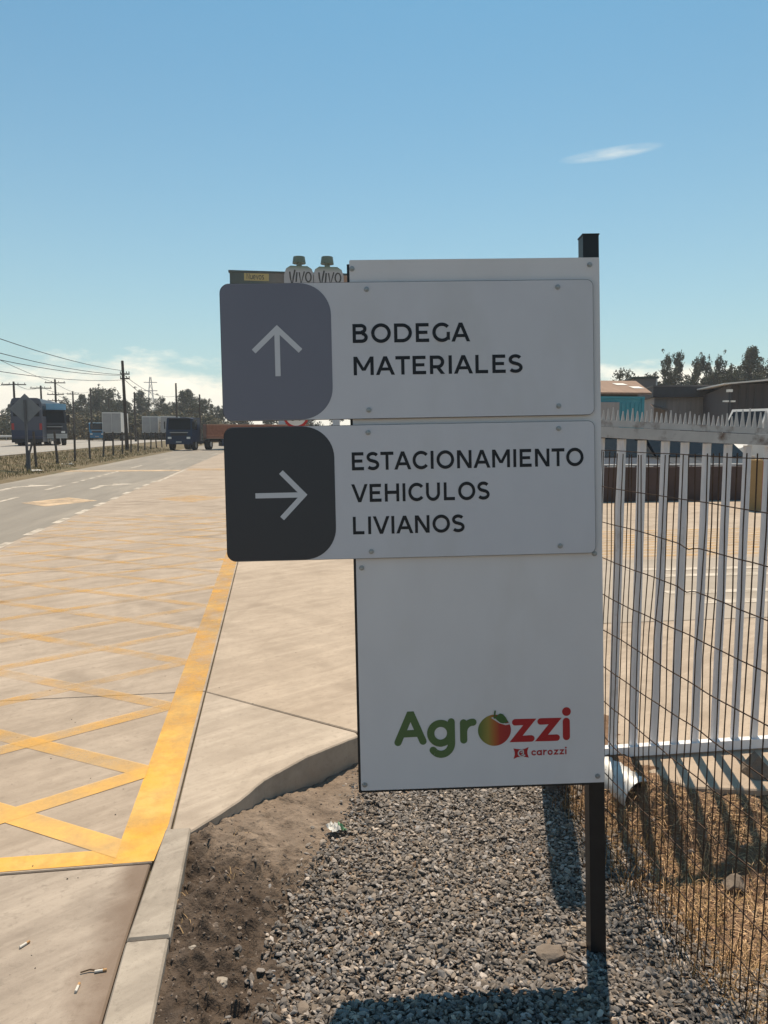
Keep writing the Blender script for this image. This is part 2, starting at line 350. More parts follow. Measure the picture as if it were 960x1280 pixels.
me2 = bpy.data.meshes.new('soil_far'); me2.from_pydata([(3.6, .3, -.2), (7.5, .3, -.1), (7.5, 4.3, -.1), (3.6, 4.3, -.2)], [], [(0, 1, 2, 3)])
structure(link('soil', me2, M['field']))

def sheet(name, polys, mt, z, kind='structure', parent=None):
    m = MB()
    for k, p in enumerate(polys): m.add([(x, y, z + (.0006 * (k % 5))) for x, y in p], [tuple(range(len(p)))])
    o = m.build(name, mt, parent)
    return structure(o, kind) if parent is None else o
rect = lambda x0, x1, y0, y1: [(x0, y0), (x1, y0), (x1, y1), (x0, y1)]
road = sheet('road', [rect(-8.6, -3.78, -30, 520)], M['asphalt'], 0)
# verge rising to the highway
m = MB(); ysv = [-30] + list(range(0, 520, 4)); cols = (-9.6, -8.9, -8.5, -8.3); 
VX = [-13.2, -12.2, -11, -10.2, -9.6, -9.0, -8.5, -8.25]; VZ = [.44, .40, .26, .14, .08, .05, .03, -.02]
vv = []
for y in ysv:
    for x, z in zip(VX, VZ): vv.append((x - (.0 if x > -9.5 else .02 * max(0, y - 30) * sstep(-9.5, -13, x)), y, z + (.035 * fb(x, y, .6, 3) if -13 < x < -8.3 else 0)))
n = len(VX); m.add(vv, [(j * n + i, j * n + i + 1, (j + 1) * n + i + 1, (j + 1) * n + i) for j in range(len(ysv) - 1) for i in range(n - 1)], True)
structure(m.build('verge', M['verge']))
m = MB(); m.add([(-13.15, -30, .45), (-13.15, 30, .45), (-23, 520, .45), (-60, 520, .45), (-34, 30, .45), (-34, -30, .45)], [(0, 1, 2, 3, 4, 5)])
structure(m.build('highway', M['highway']))
m = MB(); m.add([(-33.8, -30, .44), (-33.8, 30, .44), (-59.5, 520, .44), (-400, 520, 3), (-400, -30, 3)], [(0, 1, 2, 3, 4)]); structure(m.build('far_verge', M['verge']))
def hwline(k0, k1, wd, y0=20, y1=400):            # a painted line on the highway, k = share of its width
    f = lambda y, k: (-13.15 - max(0, y - 30) * 9.85 / 490) * (1 - k) + (-34 - max(0, y - 30) * 26 / 490) * k
    return [[(f(y0, k0), y0), (f(y0, k0) + wd, y0), (f(y1, k1) + wd, y1), (f(y1, k1), y1)]]
sheet('highway_line', hwline(.05, .05, .15) + hwline(.5, .5, .15), M['whitepaint'], .456)

# concrete apron made of slabs
apron = thing('concrete_apron', '', ''); del apron['label'], apron['category']; structure(apron)
joints = [2.82, 4.75, 9.25, 13.75, 18.2, 22.7, 27.2, 31.7, 36.2, 45, 54, 63, 72, 90, 120]
g2 = .005
MB().prism([(-3.78, -6), (-.505, -6), (-.479, 2.3), (-.466, 2.82 - g2), (-3.78, 2.82 - g2)], -.2, 0, ch=.006).build('slab', M['slab'], apron)
for a, b in zip(joints[:-1], joints[1:]):
    jx = -.424
    poly = [(-3.78, a + g2), (-.462, a + g2), (-.446, 3.052), (jx, 3.058), (jx, b - g2), (-3.78, b - g2)] if a < 3 else rect(-3.78, jx, a + g2, b - g2)
    MB().prism(poly, -.2, 0, ch=.004).build('slab', M['apron'], apron)
def rough_edge(pts, step=.025, amp=.0035):
    out = []
    for (a, b), (c, d) in zip(pts[:-1], pts[1:]):
        n_ = max(1, int(math.hypot(c - a, d - b) / step))
        for i in range(n_): q = i / n_; x_, y_ = a + (c - a) * q, b + (d - b) * q; out.append((x_ + amp * noise.noise(Vector((x_ * 22, y_ * 22, 1))), y_ + amp * 1.6 * noise.noise(Vector((x_ * 17, y_ * 17, 5)))))
    return out + [pts[-1]]
e0 = [(-.416, 3.055)] + rough_edge(EDGE[:6]) + [(.433, 3.955), (-.416, 4.728)]
MB().prism(e0, -.28, 0, ch=.006).build('slab', M['apron2'], apron)
e1 = [(-.416, 4.742), (.443, 3.968)] + EDGE[6:] + [(60, 2.9), (60, 16.9), (-.416, 16.9)]
MB().prism(e1, -.28, 0, ch=.006).build('slab', M['yard'], apron)
MB().prism(rect(-.416, 60, 16.91, 80), -.28, -.002).build('slab', M['yard'], apron)
MB().prism(rect(-.416, 60, 80.01, 120), -.28, -.002).build('slab', M['apron'], apron)
# kerb
kerb = thing('kerb', '', ''); del kerb['label'], kerb['category']; structure(kerb)
for a, b in ((2.364, 3.045), (1.69, 2.354), (1.01, 1.68), (.3, 1.0)):
    xl = lambda y: -.441 - .045 * (3.05 - y) / 1.0 if y > 2.3 else -.474
    MB().prism([(xl(a), a), (-.338, a), (-.341, b), (xl(b), b)], -.24, .012, ch=.009).build('kerb_block', M['kerb'], kerb)

# painted markings
YM = thing('road_markings', '', ''); del YM['label'], YM['category']; structure(YM)
sheet('edge_line', [[(-.605, 2.83), (-.456, 2.83), (-.436, 3.1), (-.436, 15.6), (-.60, 15.6)]], M['yellow'], .0012, parent=YM)
sheet('end_line', [[(-3.7, 2.84), (-.605, 2.835), (-.605, 2.935), (-3.7, 2.94)]], M['yellow'], .0016, parent=YM)
polys = []; slope = .68; wv = .135
for k in range(-4, 15):
    yv = 3.62 + .885 * k if k != -1 else 2.935
    for sgn in (1, -1):
        # line Y = yv + sgn*slope*(-.6-X), kept inside the box
        xa, xb = -.6, -3.66
        f = lambda x, o: yv + sgn * slope * (-.6 - x) + o
        # clip in Y
        lo, hi = 2.935, 15.5; pts = []
        xs_ = [xa, xb]
        ya, yb = f(xa, 0), f(xb, 0)
        def xfor(y): return -.6 - (y - yv) / (sgn * slope)
        x_s, x_e = xa, xb
        if ya < lo: x_s = xfor(lo)
        if ya > hi: x_s = xfor(hi)
        if yb < lo: x_e = xfor(lo)
        if yb > hi: x_e = xfor(hi)
        if x_s <= x_e or x_s > xa + 1e-6 or x_e < xb - 1e-6: continue
        if x_s - x_e < .05: continue
        polys.append([(x_s, f(x_s, -wv / 2)), (x_s, f(x_s, wv / 2)), (x_e, f(x_e, wv / 2)), (x_e, f(x_e, -wv / 2))])
for k, p in enumerate(polys): sheet('hatch_line', [p], M['hatch'], .0020 + .0003 * (k % 7), parent=YM)
# dashed border of the road, dashes, arrows, faded lozenges
for y in np.arange(4.5, 26, 1.62): sheet('dash', [rect(-3.86, -3.72, y, y + .85)], M['whitepaint'], .004, parent=YM)
sheet('border_line', [rect(-3.72, -3.6, 26, 34)], M['whitepaint'], .004, parent=YM)
for a, b in ((14.5, 16), (18.4, 20.2), (22.6, 24.6), (25.6, 26.2), (26.8, 27.4), (28, 28.6), (29.2, 29.8), (30.4, 33), (36, 39)): sheet('dash', [rect(-6.3, -6.18, a, b)], M['whitepaint'], .004, parent=YM)
def arrow(x, y, s):       # turn arrow painted on a lane
    return [[(x - .09, y), (x + .09, y), (x + .09, y + 1.3), (x - .09, y + 1.5)], [(x - .09, y + 1.5), (x + .09, y + 1.3), (x + s * .5, y + 1.75), (x + s * .45, y + 2.05)],
            [(x + s * .3, y + 1.3), (x + s * .95, y + 2.1), (x + s * .15, y + 2.35)]]
sheet('arrow', arrow(-7.45, 22.5, 1), M['whitepaint'], .004, parent=YM); sheet('arrow', arrow(-5.05, 22.8, 1), M['whitepaint'], .004, parent=YM)
sheet('lozenge', [[(-5.66, 18.5), (-4.85, 17.5), (-4.05, 18.85), (-4.95, 19.9)]], M['peachpaint'], .004, parent=YM)
sheet('lozenge', [[(-2.75, 19.1), (-1.84, 18.1), (-1.1, 19.3), (-2.0, 20.2)]], M['hatch'], .004, parent=YM)
sheet('stop_band', [rect(-8.5, -3.8, 33.0, 34.2)], M['peachpaint'], .004, parent=YM); sheet('stop_band', [rect(-3.55, -.5, 33.6, 35)], M['hatch'], .004, parent=YM)
# yard: asphalt lane, bars, hatched band
yl = structure(MB().add([(1.9, 6.0, .004), (60, 6.0, .004), (60, 9.0, .004), (1.9, 9.0, .004)], [(0, 1, 2, 3)]).build('yard_lane', M['yardasphalt']))
for y, xa in ((8.25, 4.1), (7.85, 4.3), (7.0, 3.9), (6.55, 4.0), (6.2, 4.6)): sheet('lane_bar', [[(xa, y), (xa + 6, y - .12), (xa + 6, y + .03), (xa, y + .15)]], M['whitepaint'], .008, parent=YM)
for k in range(12):
    y = 9.15 + .24 * k
    if y < 11.75: sheet('yard_hatch_line', [[(2.0, y), (24, y + .5), (24, y + .63), (2.0, y + .13)]], M['peach2'] if 'peach2' in M else M['hatch'], .0045, parent=YM)

# ------------------------------------------------------------------ gravel
def ico(sub):
    bm = bmesh.new(); bmesh.ops.create_icosphere(bm, subdivisions=sub, radius=1); bm.verts.ensure_lookup_table()
    v = np.array([x.co[:] for x in bm.verts]); f = np.array([[q.index for q in p.verts] for p in bm.faces]); bm.free(); return v, f
def stone_proto(sub, k):
    v, f = ico(sub); r = np.random.default_rng(100 + k)
    v = v.copy()
    for c in range(9):                                  # facets: cut caps off the ball
        nrm = r.normal(size=3); nrm /= np.linalg.norm(nrm); d = r.uniform(.45, .85); t = v @ nrm; v -= np.outer(np.maximum(0, t - d), nrm) * .97
    return v * (1 + r.normal(size=(len(v), 1)) * .03), f
def scatter(protos, P, size, flat, tilt, tints, name, mt, smooth=True):
    V = []; Fc = []; T = []; base = 0
    for i in range(len(P)):
        v, f = protos[i % len(protos)]; s = size[i]
        q = v * np.array([s * 1.1, s * rng.uniform(.42, .82), s * flat[i]])
        a, b, c = rng.uniform(0, 2 * pi), rng.normal() * tilt, rng.normal() * tilt
        ca, sa, cb, sb, cc, sc = cos(a), sin(a), cos(b), sin(b), cos(c), sin(c)
        R = np.array([[ca, -sa, 0], [sa, ca, 0], [0, 0, 1]]) @ np.array([[1, 0, 0], [0, cb, -sb], [0, sb, cb]]) @ np.array([[cc, 0, sc], [0, 1, 0], [-sc, 0, cc]])
        V.append(q @ R.T + P[i]); Fc.append(f + base); base += len(v); T.append(np.repeat([[*tints[i], 1]], len(v), 0))
    V = np.concatenate(V); Fc = np.concatenate(Fc); T = np.concatenate(T)
    me = bpy.data.meshes.new(name); me.vertices.add(len(V)); me.vertices.foreach_set('co', V.astype(np.float32).ravel())
    me.loops.add(Fc.size); me.loops.foreach_set('vertex_index', Fc.astype(np.int32).ravel())
    me.polygons.add(len(Fc)); me.polygons.foreach_set('loop_start', np.arange(0, Fc.size, 3, dtype=np.int32)); me.polygons.foreach_set('use_smooth', [smooth] * len(Fc))
    ca_ = me.color_attributes.new('tint', 'FLOAT_COLOR', 'POINT'); ca_.data.foreach_set('color', T.astype(np.float32).ravel())
    me.update(calc_edges=True); me.validate()
    return link(name, me, mt)
def grav_pts(n, ylo, yhi):
    out = []
    while len(out) < n:
        y = rng.uniform(ylo, yhi); gl, gr = gravel_left(y), gravel_right(y)
        x = rng.uniform(gl - .22, gr + .1)
        e = min(x - gl, gr - x)
        if e < 0 and rng.random() > math.exp(e / .045): continue
        if e < .12 and rng.random() > .55 + e * 3: continue
        out.append((x, y))
    return out
def inside_edge(x, y):                  # is the point short of the slab's edge?
    for (a, b), (c, d) in zip(EDGE[:-1], EDGE[1:]):
        if a <= x <= c: return y < b + (d - b) * (x - a) / (c - a) - .03
    return y < 2.9
STONE_HI = [stone_proto(2, k) for k in range(9)]; STONE_LO = [stone_proto(1, k + 20) for k in range(6)]
def lay(n, ylo, yhi, protos, smin, smax):
    P = []; sz = []; fl = []; tn = []
    for x, y in grav_pts(n, ylo, yhi):
        if not inside_edge(x, y): continue
        s = min(smax, smin * (1 + rng.exponential(.45))); zz = strip_z(x, y) + rng.uniform(-.006, .018) + .010 * noise.noise(Vector((x * 4, y * 4, 0)))
        P.append((x, y, zz)); sz.append(s); fl.append(rng.uniform(.22, .5))
        b = rng.lognormal(math.log(.19), .42); b = min(b, .5); wm = rng.normal() * .05
        tn.append((b * (1.12 + wm), b * .96, b * (.83 - wm)))
        if rng.random() < .008: tn[-1] = (.30, .19, .12)
    return np.array(P), np.array(sz), fl, tn
P, sz, fl, tn = lay(16500, 1.55, 2.42, STONE_HI, .0075, .021)
g1 = scatter(STONE_HI, P, sz, fl, .38, tn, 'gravel', M['gravel'], False); structure(g1, 'stuff'); g1['label'] = 'grey river gravel spread below and before the direction sign'; g1['category'] = 'gravel'
P, sz, fl, tn = lay(31000, 2.40, 4.0, STONE_LO, .008, .022)
g3 = scatter(STONE_LO, P, sz, fl, .38, tn, 'gravel', M['gravel'], False); structure(g3, 'stuff'); g3['label'] = 'grey gravel behind the sign up to the concrete edge'; g3['category'] = 'gravel'
# crumbs of earth in the dug soil and beyond the wire fence
P = []; sz = []; fl = []; tn = []
while len(P) < 2600:
    right = rng.random() < .45
    if right: x, y = rng.uniform(1.32, 3.3), rng.uniform(1.3, 3.3)
    else: x, y = rng.uniform(-.34, .4), rng.uniform(1.5, 3.6)
    if not inside_edge(x, y): continue
    if not right:
        if x > gravel_left(y) + .05: continue
        if y + .5 * x > 2.9 and rng.random() < .8: continue
    s = min(.022, .003 * (1 + rng.exponential(1.0))); P.append((x, y, soil_z(x, y) + s * .1)); sz.append(s); fl.append(rng.uniform(.5, .9))
    b = rng.lognormal(math.log(.17), .25) * (1.2 if right else 1); tn.append((b * 1.12, b * .88, b * .71))
o = scatter(STONE_LO, np.array(P), np.array(sz), fl, .5, tn, 'soil_crumbs', M['gravel'], False); structure(o, 'stuff'); o['label'] = 'crumbs and clods of dug brown earth'; o['category'] = 'soil'
P = []; sz = []; fl = []; tn = []
for i in range(420):
    y = 1.8 + 7 * rng.random() ** 2; x = rng.uniform(-3.6, -.5) if rng.random() < .75 else rng.uniform(-.4, 1.4)
    if x > -.46 and y < (4.3 if x > -.3 else 3.2): continue
    if x > -.5 + .0 and y < 3.1: continue
    s = rng.uniform(.0015, .005); P.append((x, y, s * .4)); sz.append(s); fl.append(.6); b = rng.choice([.05, .09, .3]); tn.append((b * 1.1, b, b * .85))
o = scatter(STONE_LO, np.array(P), np.array(sz), fl, .4, tn, 'grit', M['gravel'], False); structure(o, 'stuff'); o['label'] = 'loose grit scattered over the concrete'; o['category'] = 'grit'
# single rocks
def rock(name, label, x, y, s, k, z=None, sc=(1, .8, .65), mt=None, lift=.3):
    v, f = stone_proto(3, k); r = np.random.default_rng(k); v = v * np.array(sc) * s
    v = v + np.array([[noise.noise(Vector(p) / s * 1.4) for _ in range(3)] for p in v]) * s * .12
    me = bpy.data.meshes.new(name); me.from_pydata([tuple(p) for p in v], [], [tuple(int(i) for i in q) for q in f])
    o = link(name, me, mt or M['rock']); o.location = (x, y, (soil_z(x, y) if z is None else z) + s * lift); o.rotation_euler = (0, 0, k); return tag(o, label, 'rock', 'loose rocks on the strip')
def rp(px, py, z=-.12): p = gnd(px, py, z); return p.x, p.y
rock('rock', 'flat brown rock lying left of the sign post foot', *rp(690, 1187), .055, 31, sc=(1, .7, .5))
rock('rock', 'round pale stone in the gravel left under the board', *rp(440, 1108), .032, 32)
rock('rock', 'oval grey stone at the bottom edge left of the board shadow', *rp(377, 1268, -.09), .036, 33, sc=(1, .6, .5))
rock('rock', 'brown stone at the bottom right of the gravel', *rp(828, 1250, -.1), .04, 34, sc=(1, .7, .5))
rock('rock', 'boulder standing at the slab edge right of the gate shadow', *rp(948, 982, -.05), .115, 35, z=-.06, sc=(.75, .7, 1), lift=.6)
rock('rock', 'grey broken stone behind the wire fence in the dry grass', *rp(917, 1112, -.2), .06, 36, lift=.5)
rock('rock', 'pale stone in the dug earth beside the kerb', *rp(275, 1222, -.05), .028, 37, mt=M['kerb'])
rock('rock', 'small stone at the soil edge near the concrete corner', *rp(240, 1195, -.04), .016, 38, mt=M['kerb'])

# ------------------------------------------------------------------ lettering: strokes in a unit of cap height
TK = .182
def q_arc(cx, cy, rx, ry, a0, a1, t=TK, n=26):
    out = []; A = [rad(a0 + (a1 - a0) * i / n) for i in range(n + 1)]
    for a, b in zip(A[:-1], A[1:]):
        out.append([(cx + rx * cos(a), cy + ry * sin(a)), (cx + rx * cos(b), cy + ry * sin(b)), (cx + (rx - t) * cos(b), cy + (ry - t) * sin(b)), (cx + (rx - t) * cos(a), cy + (ry - t) * sin(a))])
    return out
def q_rect(x0, y0, x1, y1): return [[(x0, y0), (x1, y0), (x1, y1), (x0, y1)]]
def q_diag(x0, y0, x1, y1, t=TK):
    w2 = t * math.hypot(x1 - x0, y1 - y0) / abs(y1 - y0) / 2
    return [[(x0 - w2, y0), (x0 + w2, y0), (x1 + w2, y1), (x1 - w2, y1)]]
def q_ribbon(pts, t, cap=False):
    P = [Vector(p) for p in pts]; n = len(P); nr = []
    for i in range(n):
        a = (P[i] - P[max(0, i - 1)]); b = (P[min(n - 1, i + 1)] - P[i])
        a = a.normalized() if a.length > 0 else b.normalized(); b = b.normalized() if b.length > 0 else a
        m = Vector((-(a + b).y, (a + b).x)).normalized(); c = max(.45, m.dot(Vector((-a.y, a.x)))); nr.append(m * (t / 2 / c))
    out = [[P[i] + nr[i], P[i] - nr[i], P[i + 1] - nr[i + 1], P[i + 1] + nr[i + 1]] for i in range(n - 1)]
    if cap:
        for p in (P[0], P[-1]): out.append([(p.x + t / 2 * cos(2 * pi * k / 14), p.y + t / 2 * sin(2 * pi * k / 14)) for k in range(14)])
    return out
def earc(cx, cy, rx, ry, a0, a1, n=14): return [(cx + rx * cos(rad(a0 + (a1 - a0) * i / n)), cy + ry * sin(rad(a0 + (a1 - a0) * i / n))) for i in range(n + 1)]
t = TK
GL = {
 'A': (1.04, q_diag(.095, 0, .52, 1) + q_diag(.945, 0, .52, 1) + q_rect(.26, .23, .78, .23 + t * .92)),
 'B': (.84, q_rect(0, 0, t, 1) + q_rect(t, 1 - t, .46, 1) + q_rect(t, .445, .5, .445 + t) + q_rect(t, 0, .5, t) + q_arc(.46, .735, .31, .265, -90, 90) + q_arc(.5, .29, .33, .29, -90, 90)),
 'C': (.93, q_arc(.53, .5, .53, .515, 40, 320)),
 'D': (.98, q_rect(0, 0, t, 1) + q_rect(t, 1 - t, .44, 1) + q_rect(t, 0, .44, t) + q_arc(.44, .5, .54, .5, -90, 90)),
 'E': (.74, q_rect(0, 0, t, 1) + q_rect(t, 1 - t, .72, 1) + q_rect(t, .425, .65, .425 + t * .95) + q_rect(t, 0, .74, t)),
 'G': (.96, q_arc(.53, .5, .53, .515, 42, 318) + q_rect(.785, .1, .785 + t, .52)),
 'H': (.90, q_rect(0, 0, t, 1) + q_rect(.90 - t, 0, .90, 1) + q_rect(t, .42, .90 - t, .42 + t)),
 'I': (t, q_rect(0, 0, t, 1)),
 'L': (.70, q_rect(0, 0, t, 1) + q_rect(t, 0, .70, t)),
 'M': (1.10, q_rect(0, 0, t, 1) + q_rect(1.10 - t, 0, 1.10, 1) + q_diag(.10, 1, .55, .24, t * .92) + q_diag(1.0, 1, .55, .24, t * .92)),
 'N': (.90, q_rect(0, 0, t, 1) + q_rect(.90 - t, 0, .90, 1) + q_diag(.11, 1, .79, 0)),
 'O': (1.08, q_arc(.54, .5, .54, .515, 0, 360, n=44)),
 'R': (.82, q_rect(0, 0, t, 1) + q_rect(t, 1 - t, .43, 1) + q_rect(t, .30, .43, .30 + t) + q_arc(.43, .65, .36, .35, -90, 90) + q_diag(.71, 0, .46, .33)),
 'S': (.76, q_ribbon(earc(.38, .715, .285, .20, 28, 90, 6) + earc(.38, .715, .29, .20, 102, 262, 14) + earc(.38, .287, .30, .203, 82, -90, 16) + earc(.38, .287, .33, .203, -98, -146, 6), t)),
 'T': (.80, q_rect(0, 1 - t, .80, 1) + q_rect(.40 - t / 2, 0, .40 + t / 2, 1 - t)),
 'U': (.88, q_rect(0, .43, t, 1) + q_rect(.88 - t, .43, .88, 1) + q_arc(.44, .43, .44, .445, 180, 360)),
 'V': (1.02, q_diag(.095, 1, .51, 0) + q_diag(.925, 1, .51, 0)),
}
BEAR = {'A': .01, 'T': .03, 'V': .01, 'O': .075, 'C': .075, 'G': .075, 'S': .06, 'L': .13}
def strokes(MBo, polys, ox, oy, sx, sy, y0=0., dy=.00006):
    for k, p in enumerate(polys):
        pts = [Vector(q) for q in p]; ar = sum(pts[i - 1].x * pts[i].y - pts[i].x * pts[i - 1].y for i in range(len(pts)))
        if ar < 0: pts = pts[::-1]
        MBo.add([(ox + q.x * sx, y0 - dy * (k % 23), oy + q.y * sy) for q in pts], [tuple(range(len(pts)))])
def line_width(s):
    x = 0
    for i, c in enumerate(s):
        x += GL[c][0]
        if i < len(s) - 1: x += BEAR.get(c, .105) + BEAR.get(s[i + 1], .105)
    return x
def text_line(s, ox, oy, cap, width, mt, parent, y0):
    k = width / line_width(s); x = ox
    for i, c in enumerate(s):
        m = MB(); strokes(m, GL[c][1], x, oy, k, cap, y0); m.build('letter', mt, parent)
        x += k * GL[c][0]
        if i < len(s) - 1: x += k * (BEAR.get(c, .105) + BEAR.get(s[i + 1], .105))

# ------------------------------------------------------------------ the direction sign
SR = Matrix(((.9939, .1098, -.0115), (-.1087, .9918, .0670), (.0188, -.0653, .9977)))
ST = Vector((1.051, 2.401, 2.158))                                   # upper right corner of the board; local x right, z up, -y to the viewer
BASE = -2.325
sgM = Matrix.Translation(ST + SR @ Vector((0, 0, BASE))) @ SR.to_4x4()
sign = thing('direction_sign', 'tall grey board sign with two arrow panels on black post in gravel', 'sign', M=sgM)
oz = -BASE
def rrect(x0, x1, z0, z1, r, n=8):                                    # r = (bl, br, tr, tl)
    out = []
    for (cx, cz, a0, rr) in ((x0, z0, 180, r[0]), (x1, z0, 270, r[1]), (x1, z1, 0, r[2]), (x0, z1, 90, r[3])):
        sx = 1 if cx == x0 else -1; sz = 1 if cz == z0 else -1
        if rr == 0: out.append((cx, cz)); continue
        for i in range(n + 1): a = rad(a0 + 90 * i / n); out.append((cx + sx * rr + rr * cos(a), cz + sz * rr + rr * sin(a)))
    return out
def plate(poly, yf, yb):                # flat plate in the sign's plane, front at yf, back at yb
    m = MB(); n = len(poly); m.add([(x, yf, z + oz) for x, z in poly] + [(x, yb, z + oz) for x, z in poly], [tuple(range(n)), tuple(range(2 * n - 1, n - 1, -1))] + [(i, n + i, n + (i + 1) % n, (i + 1) % n) for i in range(n)]); return m
# post and frame behind the board
m = MB(); m.box(-.042, .010, .034, .086, -.35, .082 + oz); m.build('post', M['black'], sign)
m = MB(); m.box(-.044, .012, .032, .088, .0822 + oz, .0862 + oz); m.build('post_cap', M['black'], sign)
m = MB()
m.box(-.808, -.783, .004, .032, -1.712 + oz, -.012 + oz); m.box(-.783, -.006, .004, .032, -1.712 + oz, -1.690 + oz); m.box(-.783, -.006, .004, .032, -.035 + oz, -.012 + oz); m.box(-.030, -.006, .004, .032, -1.690 + oz, -.035 + oz); m.box(-.783, -.03, .004, .032, -.84 + oz, -.815 + oz)
m.build('frame', M['black'], sign)
board = plate(rrect(-.80, 0, -1.704, 0, (.004, .004, .004, .004), 3), 0, .003).build('board', M['board'], sign)
def bolt(x, z, y, parent, r=.0085):
    m = MB(); k = 12
    for i, (rr, dy) in enumerate(((1, 0), (1, .0025), (.62, .0026), (.58, .0062), (.4, .0068))):
        pass
    prof = ((1.0, 0), (.96, .0022), (.62, .0024), (.60, .0062), (.45, .007))
    vs = [(x + rr * r * cos(2 * pi * j / k), y - dy, z + oz + rr * r * sin(2 * pi * j / k)) for rr, dy in prof for j in range(k)]
    fs = [(a * k + j, a * k + (j + 1) % k, (a + 1) * k + (j + 1) % k, (a + 1) * k + j) for a in range(len(prof) - 1) for j in range(k)] + [tuple(range((len(prof) - 1) * k, len(prof) * k))]
    m.add(vs, fs); return m.build('bolt', M['bolt'], parent)
for x, z in ((-.7916, -.0274), (-.0315, -.0232), (-.026, -.9504), (-.7824, -.9782), (-.7877, -1.685), (-.0233, -1.683)): bolt(x, z, -.0002, board)
def arrow_panel(z1, z0, label, arrow_pts, lines, bolts):
    pl = plate(rrect(-1.207, -.026, z0, z1, (.03, .02, .02, .03)), -.0125, -.0042).build('arrow_panel', M['panel'], sign); pl['label'] = label
    plate(rrect(-1.2085, -.025, z0 - .0012, z1 + .0012, (.03, .02, .02, .03)), -.0118, -.0035).build('panel_edge', M['black'], pl)
    plate(rrect(-1.207, -.861, z0 + .0005, z1 - .0005, (.03, .10, .10, .03), 12), -.0131, -.0124).build('dark_field', M['fieldflare'] if 'upper' in label else M['darkfield'], pl)
    m = MB(); strokes(m, sum((q_ribbon(p, .0165) for p in arrow_pts), []), 0, oz, 1, 1, -.0136); m.build('arrow', M['pale'], pl)
    for s, x, z, cap, wd in lines: text_line(s, x, z + oz, cap, wd, M['letter'], pl, -.0128)
    for x, z in bolts: bolt(x, z, -.0126, pl)
cxu = -1.032
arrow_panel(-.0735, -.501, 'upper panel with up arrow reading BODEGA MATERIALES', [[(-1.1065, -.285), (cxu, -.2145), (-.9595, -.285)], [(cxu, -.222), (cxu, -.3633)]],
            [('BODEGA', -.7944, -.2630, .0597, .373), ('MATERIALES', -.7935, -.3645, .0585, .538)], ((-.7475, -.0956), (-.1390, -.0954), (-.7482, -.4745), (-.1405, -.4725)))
arrow_panel(-.5222, -.946, 'lower panel with right arrow reading ESTACIONAMIENTO VEHICULOS LIVIANOS', [[(-1.031, -.6655), (-.9605, -.7390), (-1.031, -.8125)], [(-.970, -.7390), (-1.1134, -.7390)]],
            [('ESTACIONAMIENTO', -.806, -.6650, .0575, .744), ('VEHICULOS', -.8095, -.7665, .0575, .4420), ('LIVIANOS', -.807, -.8690, .0565, .357)], ((-.7523, -.5457), (-.1414, -.5443), (-.7503, -.9249), (-.141, -.9216)))
# logo print on the board (local metres)
def lg(name, polys, mt, y0=-.0006, parent=board):
    m = MB(); strokes(m, polys, 0, oz, 1, 1, y0); return m.build(name, mt, parent)
T2 = .0235
lg('logo_letter', q_ribbon([(-.677, -1.5495), (-.6375, -1.4605), (-.632, -1.4605), (-.5955, -1.548)], T2, True) + q_ribbon([(-.660, -1.522), (-.613, -1.521)], T2), M['green'])
gx, gz, gr_ = -.5375, -1.5235, .0325
lg('logo_letter', q_ribbon(earc(gx, gz, gr_, gr_, 0, 360, 30), T2) + q_ribbon([(-.5025, -1.487), (-.5025, -1.556)] + earc(-.5365, -1.556, .034, .0365, 0, -142, 16), T2, True), M['green'])
lg('logo_letter', q_ribbon([(-.4625, -1.4915), (-.4625, -1.5485)], T2, True) + q_ribbon(earc(-.4325, -1.5225, .030, .0320, 172, 88, 10), T2, True), M['green'])
lg('logo_fruit', [[(-.3615 + .0525 * cos(2 * pi * i / 48) * (1 + .03 * cos(4 * pi * i / 48)), -1.5195 + .0515 * sin(2 * pi * i / 48)) for i in range(48)]], M['fruit'])
leaf = [(-.3600, -1.478)] + [(-.3600 + .044 * u, -1.478 + .020 * sin(pi * u) - .013 * u) for u in (.2, .4, .6, .8)] + [(-.316, -1.4925)] + [(-.3600 + .044 * u, -1.478 - .012 * sin(pi * u) - .013 * u) for u in (.8, .6, .4, .2)]
lg('leaf_outline', q_ribbon([(-.368, -1.478), (-.360, -1.483), (-.345, -1.4935), (-.325, -1.5005), (-.3135, -1.4985)], .0055, True), M['outline'], -.0022)
lg('logo_leaf', [leaf], M['leaf'], -.0030)
lg('logo_stem', q_ribbon([(-.3615, -1.478), (-.3605, -1.466), (-.3590, -1.456)], .0052, True), M['leaf'], -.0035)
for zx in (-.303, -.2195):
    lg('logo_letter', q_ribbon([(zx + .010, -1.4955), (zx + .058, -1.4955), (zx + .012, -1.5505), (zx + .062, -1.5505)], T2 * .92, True), M['red'])
lg('logo_letter', q_ribbon([(-.1250, -1.4975), (-.1250, -1.5485)], T2, True), M['red'])
lg('logo_dot', [[(-.124 + .0145 * cos(2 * pi * i / 24), -1.4655 + .0145 * sin(2 * pi * i / 24)) for i in range(24)]], M['red'])
em = [(-.3005, -1.5815)] + [(-.3005 + .0505 * u, -1.5815 - .0035 * sin(pi * u)) for u in (.25, .5, .75)] + [(-.250, -1.5785), (-.2545, -1.592), (-.2545, -1.600), (-.250, -1.6135)] + [(-.250 - .0505 * u, -1.6135 + .0035 * sin(pi * u)) for u in (.25, .5, .75)] + [(-.3005, -1.6165), (-.296, -1.603), (-.296, -1.594)]
lg('emblem', [em], M['red'])
lg('emblem_mark', q_ribbon(earc(-.273, -1.5975, .0115, .0105, 70, 320, 16), .0045, True) + q_ribbon([(-.276, -1.5945), (-.268, -1.592), (-.268, -1.6005), (-.273, -1.601)], .0035, True), M['outline'], -.0022)
